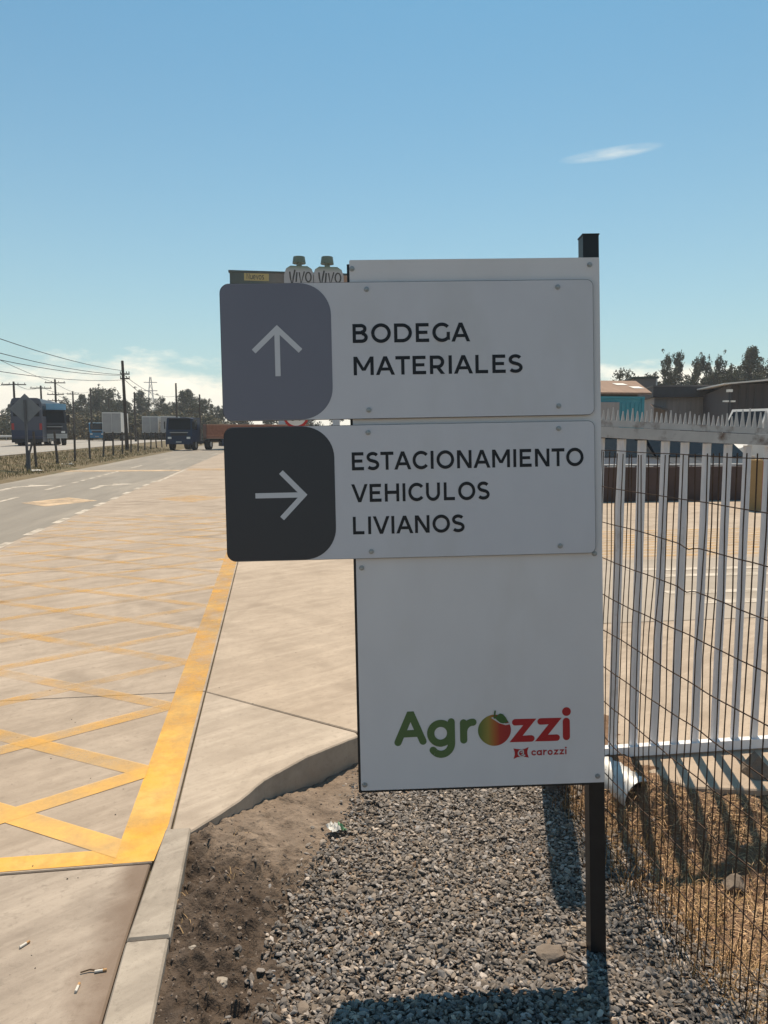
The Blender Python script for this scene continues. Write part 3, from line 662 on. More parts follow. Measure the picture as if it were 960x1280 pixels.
# carozzi
cx0, bz, xh, tk = -.2405, -1.6060, .0150, .0044
xx = cx0
for ch in 'carozzi':
    r_ = xh / 2; P_ = []
    if ch == 'c': P_ = q_ribbon(earc(xx + r_, bz + r_, r_ * .85, r_ * .85, 50, 310, 16), tk, True); wd = .0165
    if ch == 'a': P_ = q_ribbon(earc(xx + r_, bz + r_, r_ * .85, r_ * .85, 0, 360, 18), tk) + q_ribbon([(xx + r_ * 1.85, bz + xh * .98), (xx + r_ * 1.85, bz + .001)], tk, True); wd = .0205
    if ch == 'r': P_ = q_ribbon([(xx + .001, bz + xh), (xx + .001, bz + .001)], tk, True) + q_ribbon(earc(xx + .008, bz + .0075, .007, .0065, 170, 85, 8), tk, True); wd = .0135
    if ch == 'o': P_ = q_ribbon(earc(xx + r_, bz + r_, r_ * .85, r_ * .85, 0, 360, 18), tk); wd = .0195
    if ch == 'z': P_ = q_ribbon([(xx + .0015, bz + xh * .93), (xx + .0115, bz + xh * .93), (xx + .0015, bz + .0015), (xx + .012, bz + .0015)], tk, True); wd = .0175
    if ch == 'i': P_ = q_ribbon([(xx + .0015, bz + xh * .95), (xx + .0015, bz + .001)], tk, True) + [[(xx + .0015 + .003 * cos(2 * pi * i / 10), bz + .0215 + .003 * sin(2 * pi * i / 10)) for i in range(10)]]; wd = .006
    lg('logo_letter', P_, M['red']); xx += wd * 1.06

# concrete footing showing at the post's foot
fp = ST + SR @ Vector((0, 0, BASE)); fx, fy = fp.x, fp.y
M['footing'] = concrete('concrete_footing', (.30, .27, .24), (.22, .2, .18), (.16, .14, .12))
o = MB().prism([(-.13, -.12), (.11, -.13), (.12, .11), (-.12, .12)], -.3, -.012, ch=.015).build('post_footing', M['footing'], None, (fx + .03, fy + .05, strip_z(fx, fy)))
tag(o, 'small concrete footing half buried at the sign post foot', 'footing')

# ------------------------------------------------------------------ wire mesh fence on the right
M['wire'] = mat('rusty_wire', (.055, .035, .025), (.10, .06, .04), scale=40, rough=.75, metal=.3)
M['fpost'] = mat('fence_post_steel', (.10, .085, .075), (.17, .14, .12), scale=20, rough=.7, metal=.2)
FX = 1.355
fence = thing('wire_mesh_fence', 'rusty welded wire mesh fence running along the right of the gravel', 'fence', (FX, 0, 0))
def lean(y, z): return .012 * noise.noise(Vector((y * 1.3, z * 2, 3))) + .010 * noise.noise(Vector((y * 6, z * 3, 9)))
FY0, FY1 = -.4, 3.40
def topz(y): return 1.53 + .012 * sin(y * 4)
m = MB(); y = FY0; k = 0
while y < FY1:
    zb = strip_z(FX, max(.4, y)) - .04; zt = topz(y); bx = rng.normal() * .0035
    pts = [(lean(y, z) + bx * sin(3 * z), y + .006 * noise.noise(Vector((y * 9, z * 2.2, 1))) + bx * .5, z) for z in np.linspace(zb, zt, 9)]
    m.path(pts, .0020, 4); y += .0435; k += 1
m.build('vertical_wires', M['wire'], fence)
for i in range(12):
    z0 = -.10 + .148 * i
    if z0 > 1.56: break
    pts = []
    for y in np.arange(FY0, FY1 + .01, .025):
        kink = .012 * math.exp(-((y - 2.33) / .03) ** 2) if i in (9, 8) else 0
        pts.append((lean(y, z0) - .003, y, z0 + .006 * noise.noise(Vector((y * 2, i, 0))) - kink + .0025 * sin(y * 2 * pi / .05)))
    MB().path(pts, .0022, 4).build('horizontal_wire', M['wire'], fence)
m = MB(); m.box(-.05, .05, FY1, FY1 + .10, -.5, 1.99); m.build('post', M['fpost'], fence)
m = MB(); m.box(-.052, .052, FY1 - .002, FY1 + .102, 1.991, 1.996); m.build('post_cap', M['fpost'], fence)
m = MB(); m.box(-.027, .027, .2, .254, -.5, 1.9); m.build('post', M['fpost'], fence)

# ------------------------------------------------------------------ palisade gate
M['gate'] = mat('gate_grey_paint', (.70, .685, .69), (.78, .76, .765), scale=9, rough=.5, spec=.4, c3=(.28, .20, .15), s3=5, w3=.62)
M['gaterail'] = mat('gate_rail_rust', (.50, .465, .44), (.60, .56, .53), scale=14, rough=.6, c3=(.15, .085, .055), s3=13, w3=.53)
gate = thing('palisade_gate', 'pale grey steel palisade gate with spiked top rail behind wire fence', 'gate', (0, 3.446, 0))
GX0, GX1 = 1.545, 4.6
slope_top = -.022
def tz(x): return 1.575 - .042 * (x - 1.6) / .9 * 1.0 if x < 2.6 else 1.528
k = 0; x = GX0
prof = [(-.0235, .012), (-.019, -.004), (-.004, -.018), (.004, .010), (.0235, .016)]
while x < GX1:
    zb = .055; zt = tz(x) - .004; j = rng.normal() * .004; n = len(prof); th = .0022
    loop = [(px_ , py_) for px_, py_ in prof] + [(px_, py_ + th) for px_, py_ in reversed(prof)]
    m = MB(); L_ = len(loop)
    m.add([(x + a, b, zb) for a, b in loop] + [(x + a + j, b, zt) for a, b in loop], [tuple(range(L_ - 1, -1, -1)), tuple(range(L_, 2 * L_))] + [(i, (i + 1) % L_, L_ + (i + 1) % L_, L_ + i) for i in range(L_)])
    m.build('slat', M['gate'], gate); x += .1085 + rng.normal() * .0015
def sloped(x0, x1, y0, y1, dz0, dz1, fz):
    m = MB(); N_ = 8
    vs = []
    for i in range(N_ + 1):
        x = x0 + (x1 - x0) * i / N_; z = fz(x); vs += [(x, y0, z + dz0), (x, y1, z + dz0), (x, y1, z + dz1), (x, y0, z + dz1)]
    fs = [(0, 1, 2, 3), (4 * N_ + 3, 4 * N_ + 2, 4 * N_ + 1, 4 * N_)]
    for i in range(N_):
        for j in range(4): fs.append((4 * i + j, 4 * i + 4 + j, 4 * i + 4 + (j + 1) % 4, 4 * i + (j + 1) % 4))
    return m.add(vs, fs)
sloped(GX0 - .06, GX1, -.026, .022, 0, .050, tz).build('top_rail', M['gaterail'], gate)
sloped(GX0 - .06, GX1, -.020, -.004, .053, .082, tz).build('spike_strip', M['gaterail'], gate)
sloped(GX0 - .06, GX1, -.022, .020, 0, .048, lambda x: .012).build('bottom_rail', M['gate'], gate)
x = GX0; i = 0; smesh = {}
while x < 3.4:
    hgt = (.046, .054, .062, .050)[i % 4] + (.03 if x > 2.2 else 0) ; wd = .0082 + (.004 if x > 2.2 else 0)
    key = (round(hgt, 3), round(wd, 4))
    if key not in smesh:
        m = MB(); m.add([(-wd, -.006, 0), (wd, -.006, 0), (wd, 0, 0), (-wd, 0, 0), (-.0012, -.006, hgt), (.0012, -.006, hgt), (.0012, 0, hgt), (-.0012, 0, hgt)],
                       [(0, 1, 5, 4), (1, 2, 6, 5), (2, 3, 7, 6), (3, 0, 4, 7), (4, 5, 6, 7), (3, 2, 1, 0)]); smesh[key] = m.mesh('spike')
    o = link('spike', smesh[key], M['gaterail'], gate, (x, -.009, tz(x) + .082)); o.rotation_euler = (0, rng.normal() * .03, 0)
    x += .0242 if x < 2.2 else .031; i += 1

# culvert pipe, grass, litter
M['pipe'] = mat('galvanised_pipe', (.50, .50, .49), (.62, .61, .59), scale=12, rough=.45, metal=.25)
pp = gnd(786, 992, -.12); pm = MB(); n = 22; Lp = .30
for (r0, r1) in ((.092, .092),):
    vs = []
    for yk in range(13):
        yy = Lp * yk / 12; rr = r0 + .0035 * (1 if yk % 2 else -1)
        for i in range(n): a = 2 * pi * i / n; vs.append((rr * cos(a), yy, rr * sin(a)))
    pm.add(vs, [(j * n + i, (j + 1) * n + i, (j + 1) * n + (i + 1) % n, j * n + (i + 1) % n) for j in range(12) for i in range(n)], True)
    vs2 = [((.084) * cos(2 * pi * i / n), yy, (.084) * sin(2 * pi * i / n)) for yy in (0, Lp) for i in range(n)]
    pm.add(vs2, [(i, (i + 1) % n, n + (i + 1) % n, n + i) for i in range(n)], True)
    pm.add([((.0885 if 1 else 0) * cos(2 * pi * i / n), -.0, .0885 * sin(2 * pi * i / n)) for i in range(n)] + vs2[:n], [(i, (i + 1) % n, n + (i + 1) % n, n + i) for i in range(n)])
o = pm.build('culvert_pipe', M['pipe'], None, (pp.x - .01, pp.y - .12, -.085)); o.rotation_euler = (rad(5), 0, rad(18)); tag(o, 'short galvanised culvert pipe end in the soil right of the sign', 'pipe')

def blades(name, n, region, hmin, hmax, lay, label, cond=None, col=(1, .85, .6)):
    V = []; Fc = []; T = []
    cl = [region() for _ in range(max(3, n // 26))]
    while len(Fc) < n:
        if rng.random() < .7: c = cl[rng.integers(len(cl))]; x, y = c[0] + rng.normal() * .035, c[1] + rng.normal() * .035
        else: x, y = region()
        if cond and not cond(x, y): continue
        z = soil_z(x, y) - .003; h_ = rng.uniform(hmin, hmax); a = rng.uniform(0, 2 * pi); l = abs(rng.normal()) * lay; wd = rng.uniform(.0012, .0026)
        dx, dy = cos(a), sin(a); b = len(V)
        for s_ in (0, .5, 1):
            up = h_ * (s_ * cos(min(1.4, l * s_ * .8))); out = h_ * s_ * sin(min(1.45, l * .9)); ww = wd * (1 - .8 * s_)
            V += [(x + dx * out - dy * ww, y + dy * out + dx * ww, z + up + .002), (x + dx * out + dy * ww, y + dy * out - dx * ww, z + up + .002)]
        k = rng.uniform(.45, 1.25); T += [(k * col[0], k * col[1], k * col[2], 1)] * 6
        Fc += [(b, b + 1, b + 3, b + 2), (b + 2, b + 3, b + 5, b + 4)]
    me = bpy.data.meshes.new(name); me.from_pydata(V, [], Fc); ca_ = me.color_attributes.new('tint', 'FLOAT_COLOR', 'POINT'); ca_.data.foreach_set('color', np.array(T, dtype=np.float32).ravel())
    o = link(name, me, M['straw']); structure(o, 'stuff'); o['label'] = label; o['category'] = 'grass'; return o
blades('dry_grass', 26000, lambda: (rng.uniform(1.38, 2.9), rng.uniform(1.5, 3.3)), .02, .075, 4., 'mat of pale dry straw lying behind the wire fence', inside_edge, (1.7, 1.5, 1.35))
blades('dry_grass', 7000, lambda: (rng.uniform(1.34, 2.7), rng.uniform(1.5, 3.35)), .02, .09, 1.7, 'dry straw coloured grass and litter behind the wire fence', inside_edge)
blades('dry_grass', 900, lambda: (rng.uniform(1.28, 1.50), rng.uniform(1.7, 3.45)), .04, .17, .6, 'tufts of dry grass along the foot of the wire fence', inside_edge, (.9, .66, .42))
blades('dry_grass', 130, lambda: (rng.uniform(-.33, .35), rng.uniform(1.6, 3.2)), .012, .035, 1.6, 'scraps of straw in the dug soil beside the kerb', inside_edge, (1.3, 1.15, .95))

M['paper'] = mat('wrapper_white', (.62, .60, .56), (.52, .50, .46), scale=60, rough=.6)
M['wrapgreen'] = mat('wrapper_green', (.16, .30, .17), rough=.5)
x, y = rp(417, 1036, -.13); z = strip_z(x, y) + .016
lw = thing('crumpled_wrapper', 'crumpled white and green wrapper lying where sand meets gravel', 'litter', (x, y, z), .4)
def crumple(w_, d_, n_, amp, seed):
    m = MB(); vs = []
    for j in range(n_ + 1):
        for i in range(n_ + 1): u, v_ = i / n_ - .5, j / n_ - .5; vs.append((u * w_, v_ * d_, .012 + amp * noise.noise(Vector((u * 4, v_ * 4, seed)))))
    return m.add(vs, [(j * (n_ + 1) + i, j * (n_ + 1) + i + 1, (j + 1) * (n_ + 1) + i + 1, (j + 1) * (n_ + 1) + i) for j in range(n_) for i in range(n_)])
crumple(.05, .075, 8, .022, 3).build('sheet', M['paper'], lw); crumple(.02, .07, 5, .02, 6).build('print', M['wrapgreen'], lw, (.034, -.005, -.004))
M['butt'] = mat('cigarette_paper', (.62, .58, .52), rough=.8); M['filter'] = mat('cigarette_filter', (.45, .26, .12), rough=.8)
for px, py, a, lab in ((31, 1182, .9, 'cigarette butt lying on the left of the near slab'), (126, 1215, .1, 'cigarette butt with a twig beside the kerb dust'), (97, 1236, 1.5, 'cigarette butt nearest the bottom of the near slab')):
    p = gnd(px, py); b = thing('cigarette_butt', lab, 'cigarette butt', (p.x, p.y, .0047), a, 'cigarette butts on the near slab')
    MB().tube((-.017, 0, 0), (.006, 0, 0), .0040, .0040, 10).build('paper', M['butt'], b); MB().tube((.0062, 0, 0), (.017, 0, 0), .0041, .0041, 10).build('filter', M['filter'], b)
p = gnd(116, 1216); M['twig'] = mat('twig_bark', (.07, .045, .03), (.12, .08, .05), scale=60, rough=.9)
tag(MB().path([(-.035, 0, .004), (-.01, .006, .006), (.012, .002, .005), (.03, .008, .004)], .0022, 6).build('twig', M['twig'], None, (p.x, p.y, .001)), 'short dark twig on the near slab beside the kerb', 'twig')

# ------------------------------------------------------------------ trees
M['leafdark'] = mat('foliage_dark', (.050, .056, .034), (.075, .078, .046), scale=1.2, rough=.8, attr='tint')
M['leafbrown'] = mat('foliage_olive', (.115, .095, .052), (.16, .13, .075), scale=1.0, rough=.8, attr='tint')
M['bark'] = mat('bark', (.06, .048, .038), (.11, .09, .07), scale=4, rough=.9)
def crown_mesh(kind, seed, nclump, nleaf, leaf):
    r = np.random.default_rng(seed); cent = []
    if kind == 'cone':
        for i in range(nclump): z = r.uniform(.08, 1); R_ = .30 * (1 - z) ** .8 + .02; a = r.uniform(0, 2 * pi); q = R_ * math.sqrt(r.uniform(.1, 1)); cent.append((q * cos(a), q * sin(a), z, .045 + .07 * (1 - z)))
    elif kind == 'gum':                                        # open crown, tufts on bare limbs
        for b in range(12):
            a = r.uniform(0, 2 * pi); z = r.uniform(.35, .97); R_ = r.uniform(.02, .20) * (1.15 - z * .55)
            for i in range(nclump // 12): cent.append((R_ * cos(a) + r.normal() * .038, R_ * sin(a) + r.normal() * .038, z + r.normal() * .05, r.uniform(.03, .06)))
    elif kind == 'shrub':
        for i in range(nclump): a = r.uniform(0, 2 * pi); el = r.uniform(0, 1); q = r.uniform(.55, 1); cent.append((.75 * q * cos(a) * math.sqrt(1 - el * el), .75 * q * sin(a) * math.sqrt(1 - el * el), .95 * q * el, r.uniform(.09, .17)))
    else:
        lob = [(r.normal() * .13, r.normal() * .13, r.uniform(.30, .88), r.uniform(.10, .17)) for _ in range(10)]
        for i in range(nclump):
            l = lob[r.integers(len(lob))]; d = r.normal(size=3); d /= np.linalg.norm(d); q = l[3] * r.uniform(.4, 1.1); cent.append((l[0] + d[0] * q, l[1] + d[1] * q, l[2] + d[2] * q, r.uniform(.035, .07)))
    V = []; Fc = []; T = []
    for cx, cy, cz, cr_ in cent:
        k0 = r.uniform(.6, 1.35)
        for i in range(nleaf):
            d = r.normal(size=3); d /= np.linalg.norm(d); p = np.array((cx, cy, cz)) + d * cr_ * r.uniform(.3, 1) ; p[2] = max(p[2], .01)
            u = r.normal(size=3); u /= np.linalg.norm(u); v_ = np.cross(u, d + .01); v_ /= np.linalg.norm(v_) + 1e-9
            s_ = leaf * r.uniform(.6, 1.3); b = len(V)
            V += [tuple(p - u * s_), tuple(p + v_ * s_ * .5), tuple(p + u * s_), tuple(p - v_ * s_ * .5)]; Fc.append((b, b + 1, b + 2, b + 3)); k = k0 * r.uniform(.8, 1.2); T += [(k, k, k * .95, 1)] * 4
    me = bpy.data.meshes.new('crown'); me.from_pydata(V, [], Fc); ca_ = me.color_attributes.new('tint', 'FLOAT_COLOR', 'POINT'); ca_.data.foreach_set('color', np.array(T, dtype=np.float32).ravel()); return me
def trunk_mesh(kind, seed):
    r = np.random.default_rng(seed); m = MB(); top = .9 if kind in ('cone', 'gum') else .62
    pts = [(0, 0, -.01)] + [(r.normal() * .012, r.normal() * .012, top * i / 5) for i in range(1, 6)]
    for i in range(5): m.tube(pts[i], pts[i + 1], .018 * (1 - i / 6), .018 * (1 - (i + 1) / 6), 7, False)
    for i in range(9):
        z = r.uniform(.22, top * .9); a = r.uniform(0, 2 * pi); q = r.uniform(.1, .2) * (1 if kind != 'cone' else (1.05 - z)); m.tube((0, 0, z), (q * cos(a), q * sin(a), z + r.uniform(.05, .16)), .008, .003, 5, False)
    return m.mesh('trunk')
PR = {}
def proto(kind, k):
    if (kind, k) not in PR:
        nc, nl, lf = {'cone': (170, 26, .018), 'gum': (180, 26, .0150), 'round': (190, 26, .0165), 'shrub': (90, 26, .036)}[kind]
        PR[kind, k] = (crown_mesh(kind, 50 + k * 7 + len(kind), nc, nl, lf), trunk_mesh(kind, 20 + k))
    return PR[kind, k]
def tree(name, label, kind, k, px, topy, Y, group, wide=1., mt='leafdark', cat='tree', gz=0.):
    x = xat(px, Y); top = at(px, topy, Y).z; hgt = top - gz
    t_ = thing(name, label, cat, (x, Y, gz), rng.uniform(0, 6.28), group); t_.scale = (hgt * wide, hgt * wide, hgt)
    c_, tr_ = proto(kind, k)
    o = link('crown', c_, None, t_)
    if not c_.materials: c_.materials.append(M[mt])
    if c_.materials[0] != M[mt]: o.material_slots[0].link = 'OBJECT'; o.material_slots[0].material = M[mt]
    link('trunk', tr_, M['bark'], t_); return t_
ORD = ['first', 'second', 'third', 'fourth', 'fifth', 'sixth', 'seventh', 'eighth', 'ninth', 'tenth', 'eleventh', 'twelfth', 'thirteenth', 'fourteenth', 'fifteenth', 'sixteenth', 'seventeenth', 'eighteenth', 'nineteenth', 'twentieth', 'twenty-first', 'twenty-second', 'twenty-third', 'twenty-fourth', 'twenty-fifth', 'twenty-sixth', 'twenty-seventh', 'twenty-eighth', 'twenty-ninth', 'thirtieth', 'thirty-first', 'thirty-second']
RT_ = [(768, 468, 'gum', 1.0), (783, 456, 'round', 1.25), (806, 470, 'round', 1.0), (819, 463, 'gum', 1.0), (830, 446, 'gum', .9), (842, 445, 'gum', .9), (856, 460, 'round', 1.2), (867, 450, 'gum', .9), (877, 449, 'gum', .9),
       (888, 449, 'gum', .9), (897, 447, 'gum', .9), (904, 458, 'round', 1.2), (912, 444, 'gum', 1.0), (922, 451, 'round', 1.0), (934, 436, 'cone', 1.15), (948, 447, 'round', 1.0), (958, 450, 'round', 1.0), (975, 446, 'gum', 1.0)]
for i, (px, ty, kd, wd) in enumerate(RT_):
    tree('eucalyptus_tree' if kd != 'cone' else 'conifer_tree', f'dark {"pointed conifer" if kd == "cone" else "eucalyptus"} behind the yard roofs, {ORD[i]} tree from the sign', kd, i % 3, px, ty, 88 + (i * 7) % 12, 'trees behind the yard roofs', wd * (.62 if kd == 'gum' else .85))
for i, (px, ty) in enumerate(((842, 472), (862, 470), (884, 474), (900, 470), (918, 464), (940, 460), (955, 462), (825, 474))):
    tree('understorey_tree', f'low dark tree filling the gaps behind the yard roofs, {ORD[i]} of its kind', 'round', (i + 1) % 3, px, ty, 103 + i % 3, 'low trees behind the yard roofs', 1.3)
LT = [(4, 508, 'round', 1.1), (14, 506, 'cone', 1.0), (88, 496, 'round', 1.0), (96, 499, 'round', 1.2), (104, 494, 'cone', 1.2), (113, 488, 'gum', 1.2), (122, 486, 'gum', 1.2), (134, 480, 'round', 1.2), (141, 487, 'round', 1.0), (150, 496, 'round', 1.1), (158, 499, 'round', 1.0),
      (167, 495, 'round', 1.0), (176, 489, 'gum', 1.3), (184, 500, 'round', 1.0), (193, 498, 'round', 1.0), (201, 497, 'gum', 1.2), (209, 500, 'round', 1.2), (216, 499, 'gum', 1.2), (224, 497, 'round', 1.2), (231, 490, 'cone', 1.5), (237, 488, 'cone', 1.4), (245, 492, 'round', 1.1), (253, 500, 'gum', 1.2), (261, 503, 'round', 1.), (268, 507, 'round', 1.), (275, 509, 'gum', 1.2), (290, 500, 'round', 1.2), (310, 503, 'round', 1.2), (335, 500, 'gum', 1.2), (360, 498, 'round', 1.2), (390, 502, 'round', 1.2), (420, 500, 'round', 1.3)]
for i, (px, ty, kd, wd) in enumerate(LT):
    tree({'cone': 'conifer_tree', 'gum': 'eucalyptus_tree'}.get(kd, 'broadleaf_tree'), f'dark tree beyond the highway, {ORD[i]} from the left in the tree line', kd, (i + 1) % 3, px, ty, 150 + (i * 13) % 34, 'trees beyond the highway', wd * (.8 if kd == 'gum' else .95))
SH = [(2, 522), (10, 519), (82, 515), (92, 517), (101, 514), (111, 516), (121, 513), (131, 512), (141, 511), (151, 512), (161, 513), (171, 514), (182, 511), (193, 512), (204, 513), (216, 512), (228, 510), (240, 513), (251, 516), (262, 519), (273, 521)]
for i, (px, ty) in enumerate(SH):
    tree('roadside_shrub', f'olive brown bush along the far side of the highway, {ORD[i]} from the left', 'shrub', i % 3, px, ty, 132 + (i * 5) % 9, 'bushes beyond the highway', 1.0 + .25 * (i % 3), 'leafbrown' if i % 3 else 'leafdark', 'bush')

V = []; Fc = []; T = []
for i in range(9000):
    y = 24 + 50 * rng.random() ** 1.4; x = rng.uniform(-12.6, -8.7); zz = float(np.interp(x, VX, VZ)); h_ = rng.uniform(.05, .2); a = rng.uniform(0, 6.28); b = len(V); k = rng.uniform(.3, .75); dx, dy = .012 * cos(a), .012 * sin(a); lx_, ly_ = rng.normal() * .06, rng.normal() * .06
    V += [(x - dx, y - dy, zz - .02), (x + dx, y + dy, zz - .02), (x + lx_, y + ly_, zz + h_)]; Fc.append((b, b + 1, b + 2)); T += [(k * .9, k * (.95 if i % 3 else 1.1), k * .7, 1)] * 3
me = bpy.data.meshes.new('verge_tufts'); me.from_pydata(V, [], Fc); ca_ = me.color_attributes.new('tint', 'FLOAT_COLOR', 'POINT'); ca_.data.foreach_set('color', np.array(T, dtype=np.float32).ravel())
o = link('verge_tufts', me, M['straw']); structure(o, 'stuff'); o['label'] = 'short brown grass tufts on the verge beside the left fence'; o['category'] = 'grass'
for px, py, lab in ((45, 589, 'white scrap of litter on the verge below the diamond sign'), (152, 566, 'white scrap of litter on the verge near the tall pole foot'), (84, 581, 'pale scrap of litter on the verge between the fence posts')):
    p = gnd(px, py, .06); tag(crumple(.5, .35, 5, .12, px).build('litter_scrap', M['paper'], None, (p.x, p.y, .08)), lab, 'litter')
# ------------------------------------------------------------------ poles and power lines
M['polewood'] = mat('pole_wood', (.045, .036, .03), (.075, .06, .05), scale=3, rough=.9)
M['cable'] = mat('cable', (.03, .03, .035), rough=.6)
def cable_poly(a, b, sag, r, n=14):
    a = Vector(a); b = Vector(b); return [a.lerp(b, i / n) - Vector((0, 0, 4 * sag * (i / n) * (1 - i / n))) for i in range(n + 1)]
def pole(px, topy, Y, label, arms=(), r=.14, gz=0., lean_=0):
    x = xat(px, Y); top = at(px, topy, Y).z
    p_ = thing('utility_pole', label, 'utility pole', (x, Y, gz), 0, 'utility poles along the highway')
    MB().tube((0, 0, -.3), (lean_, 0, top - gz), r * 1.0, r * .65, 10).build('shaft', M['polewood'], p_)
    for dz, half in arms:
        m = MB(); m.box(-half, half, -.05, .05, top - gz - dz - .05, top - gz - dz + .05); c_ = m.build('crossarm', M['polewood'], p_)
        for s_ in (-.9, -.35, .35, .9): MB().tube((s_ * half, 0, top - gz - dz + .07), (s_ * half, 0, top - gz - dz + .2), .045, .03, 6).build('insulator', M['polewood'], c_)
    return Vector((x + lean_, Y, top))
mainp = pole(158.5, 451, 62, 'tall dark utility pole behind the roadside fence, nearest to the road', ((1.0, .35), (1.35, .35)), .15, .05, -.15)
tops = []
for px, ty, Y, lab, arms in ((20, 477, 84, 'utility pole with one crossarm rising behind the diamond sign', ((.3, 1.2),)), (53.5, 482, 96, 'utility pole between the diamond sign and the triple crossarm pole', ((.3, 1.2),)), (71.5, 474, 92, 'utility pole with three crossarms behind the oncoming truck', ((.4, 1.1), (1.7, .9), (2.4, .9))),
                             (93, 489, 112, 'thin pole left of the small blue truck', ((.4, .8),)), (115, 485, 118, 'bare dark pole above the small blue truck', ()), (137, 497, 128, 'low pole above the pale box trailer', ((.3, .8),)), (169.5, 490, 104, 'bare pole right of the tall nearest pole', ()), (221.5, 479, 96, 'dark pole directly above the blue flatbed truck cab', ()), (250.5, 493, 104, 'bare pole above the red cargo bed', ())):
    tops.append(pole(px, ty, Y, lab, arms, .15, .3))
def cables(name, label, lst, r=.022):
    o_ = thing(name, label, 'power line')
    for a, b, s_ in lst: MB().path(cable_poly(a, b, s_, r), r, 4).build('cable', M['cable'], o_)
    return o_
near = []
for (py, pz) in ((404, .75), (419, 1.05), (427, 1.1), (438, 1.45), (445, 1.5)):
    a = at(0, py, 40); a0 = a + (a - mainp) * .6; near.append((a0, mainp - Vector((0, 0, pz)), .5))
cables('power_cables', 'sagging power cables from the tall nearest pole to the upper left', near[:4], .020)
cables('power_cable', 'lower power cable falling from the left edge to the triple crossarm pole', [(at(-60, 420, 46), tops[2] - Vector((0, 0, .4)), .2)], .02)
cables('power_cables', 'power cables from the tall nearest pole on to the pole above the truck', [(mainp - Vector((.0, 0, 1.0)), tops[7] - Vector((0, 0, 1.5)), .7), (mainp - Vector((0, 0, 1.3)), tops[7] - Vector((0, 0, 2.2)), .9)], .02)
cables('power_cables', 'power cables strung between the far left poles', [(at(-40, 478, 78), tops[0] - Vector((0, 0, .3)), .2), (tops[0] - Vector((0, 0, .1)), tops[1] - Vector((0, 0, .1)), .5), (tops[1] - Vector((0, 0, .1)), tops[3] - Vector((0, 0, .2)), .4), (tops[2] - Vector((0, 0, .4)), tops[4] - Vector((0, 0, .5)), .6), (tops[2] - Vector((0, 0, 1.7)), tops[4] - Vector((0, 0, 1.2)), .6)], .022)
# lattice pylon
M['lattice'] = mat('pylon_steel', (.22, .22, .23), rough=.6)
Yp = 420; xp = xat(190, Yp); zt = at(190, 471, Yp).z
py_ = thing('lattice_pylon', 'distant steel lattice pylon rising above the tree line', 'pylon', (xp, Yp, 0))
m = MB(); lev = [i / 9 for i in range(10)]; hw = lambda s_: 2.6 * (1 - s_) ** 1.1 + .35
for a, b in zip(lev[:-1], lev[1:]):
    for sx in (-1, 1):
        for sy in (-1, 1): m.tube((sx * hw(a), sy * hw(a), a * zt), (sx * hw(b), sy * hw(b), b * zt), .16, .16, 4, False)
        m.tube((sx * hw(a), -hw(a), a * zt), (-sx * hw(b), -hw(b), b * zt), .11, .11, 4, False)
m.build('lattice', M['lattice'], py_)
for s_ in (.62, .76, .9): MB().box(-3.4, 3.4, -.2, .2, s_ * zt, s_ * zt + .35).build('arm', M['lattice'], py_)

# ------------------------------------------------------------------ roadside fence and diamond sign (left)
M['postwood'] = mat('weathered_post', (.07, .058, .05), (.12, .1, .085), scale=8, rough=.9)
rf = thing('roadside_fence', 'row of leaning wooden posts with thin wire along the left road edge', 'fence', (-9.6, 0, .03))
FP = [(13, 540, 28.2), (57, 538, 35), (78.5, 539, 38.6), (96, 539, 42), (109, 540, 45.6), (124.5, 540, 49.2), (136, 540, 52.6), (146, 541, 56), (155, 541, 59.5), (169, 541, 63), (177, 541, 66.5), (183.5, 541, 70), (190, 541, 74), (194, 541, 78), (199, 541, 82)]
vtop = []
for i, (px, ty, Y) in enumerate(FP):
    x = -.3 - .012 * (Y - 28); l1, l2 = rng.normal() * .07, rng.normal() * .04
    MB().tube((x, Y, -.3), (x + l1 - (.12 if i in (1, 2) else 0), Y + l2, 1.62), .062, .052, 7).build('post', M['postwood'], rf); vtop.append((x, Y))
MB().tube((-.75, 34.4, -.2), (-.45, 35.0, 1.35), .05, .045, 6).build('brace', M['postwood'], rf)
for z in (.35, .7, 1.05, 1.4): MB().path([(x, y, z + .02 * sin(y)) for x, y in vtop], .006, 4).build('wire', M['wire'], rf)
M['signback'] = mat('sign_back_grey', (.17, .175, .185), (.21, .215, .225), scale=4, rough=.5, metal=.2); M['signpost'] = mat('sign_post_grey', (.09, .09, .095), (.13, .13, .135), scale=9, rough=.6, metal=.2)
Yd = 32.5; xd = xat(33, Yd); zc = at(33, 511, Yd).z
ds = thing('diamond_sign', 'grey diamond road sign seen from behind beside the left fence', 'road sign', (xd, Yd, 0))
hd = .60; MB().add([(0, 0, zc + hd), (hd, 0, zc), (0, 0, zc - hd), (-hd, 0, zc), (0, .012, zc + hd), (hd, .012, zc), (0, .012, zc - hd), (-hd, .012, zc)], [(0, 3, 2, 1), (4, 5, 6, 7), (0, 1, 5, 4), (1, 2, 6, 5), (2, 3, 7, 6), (3, 0, 4, 7)]).build('plate', M['signback'], ds)
MB().box(-.045, .045, -.06, -.002, -.3, zc + .35).build('post', M['signpost'], ds); MB().box(.05, .11, -.05, .0, -.3, .9).build('post_brace', M['signpost'], ds)
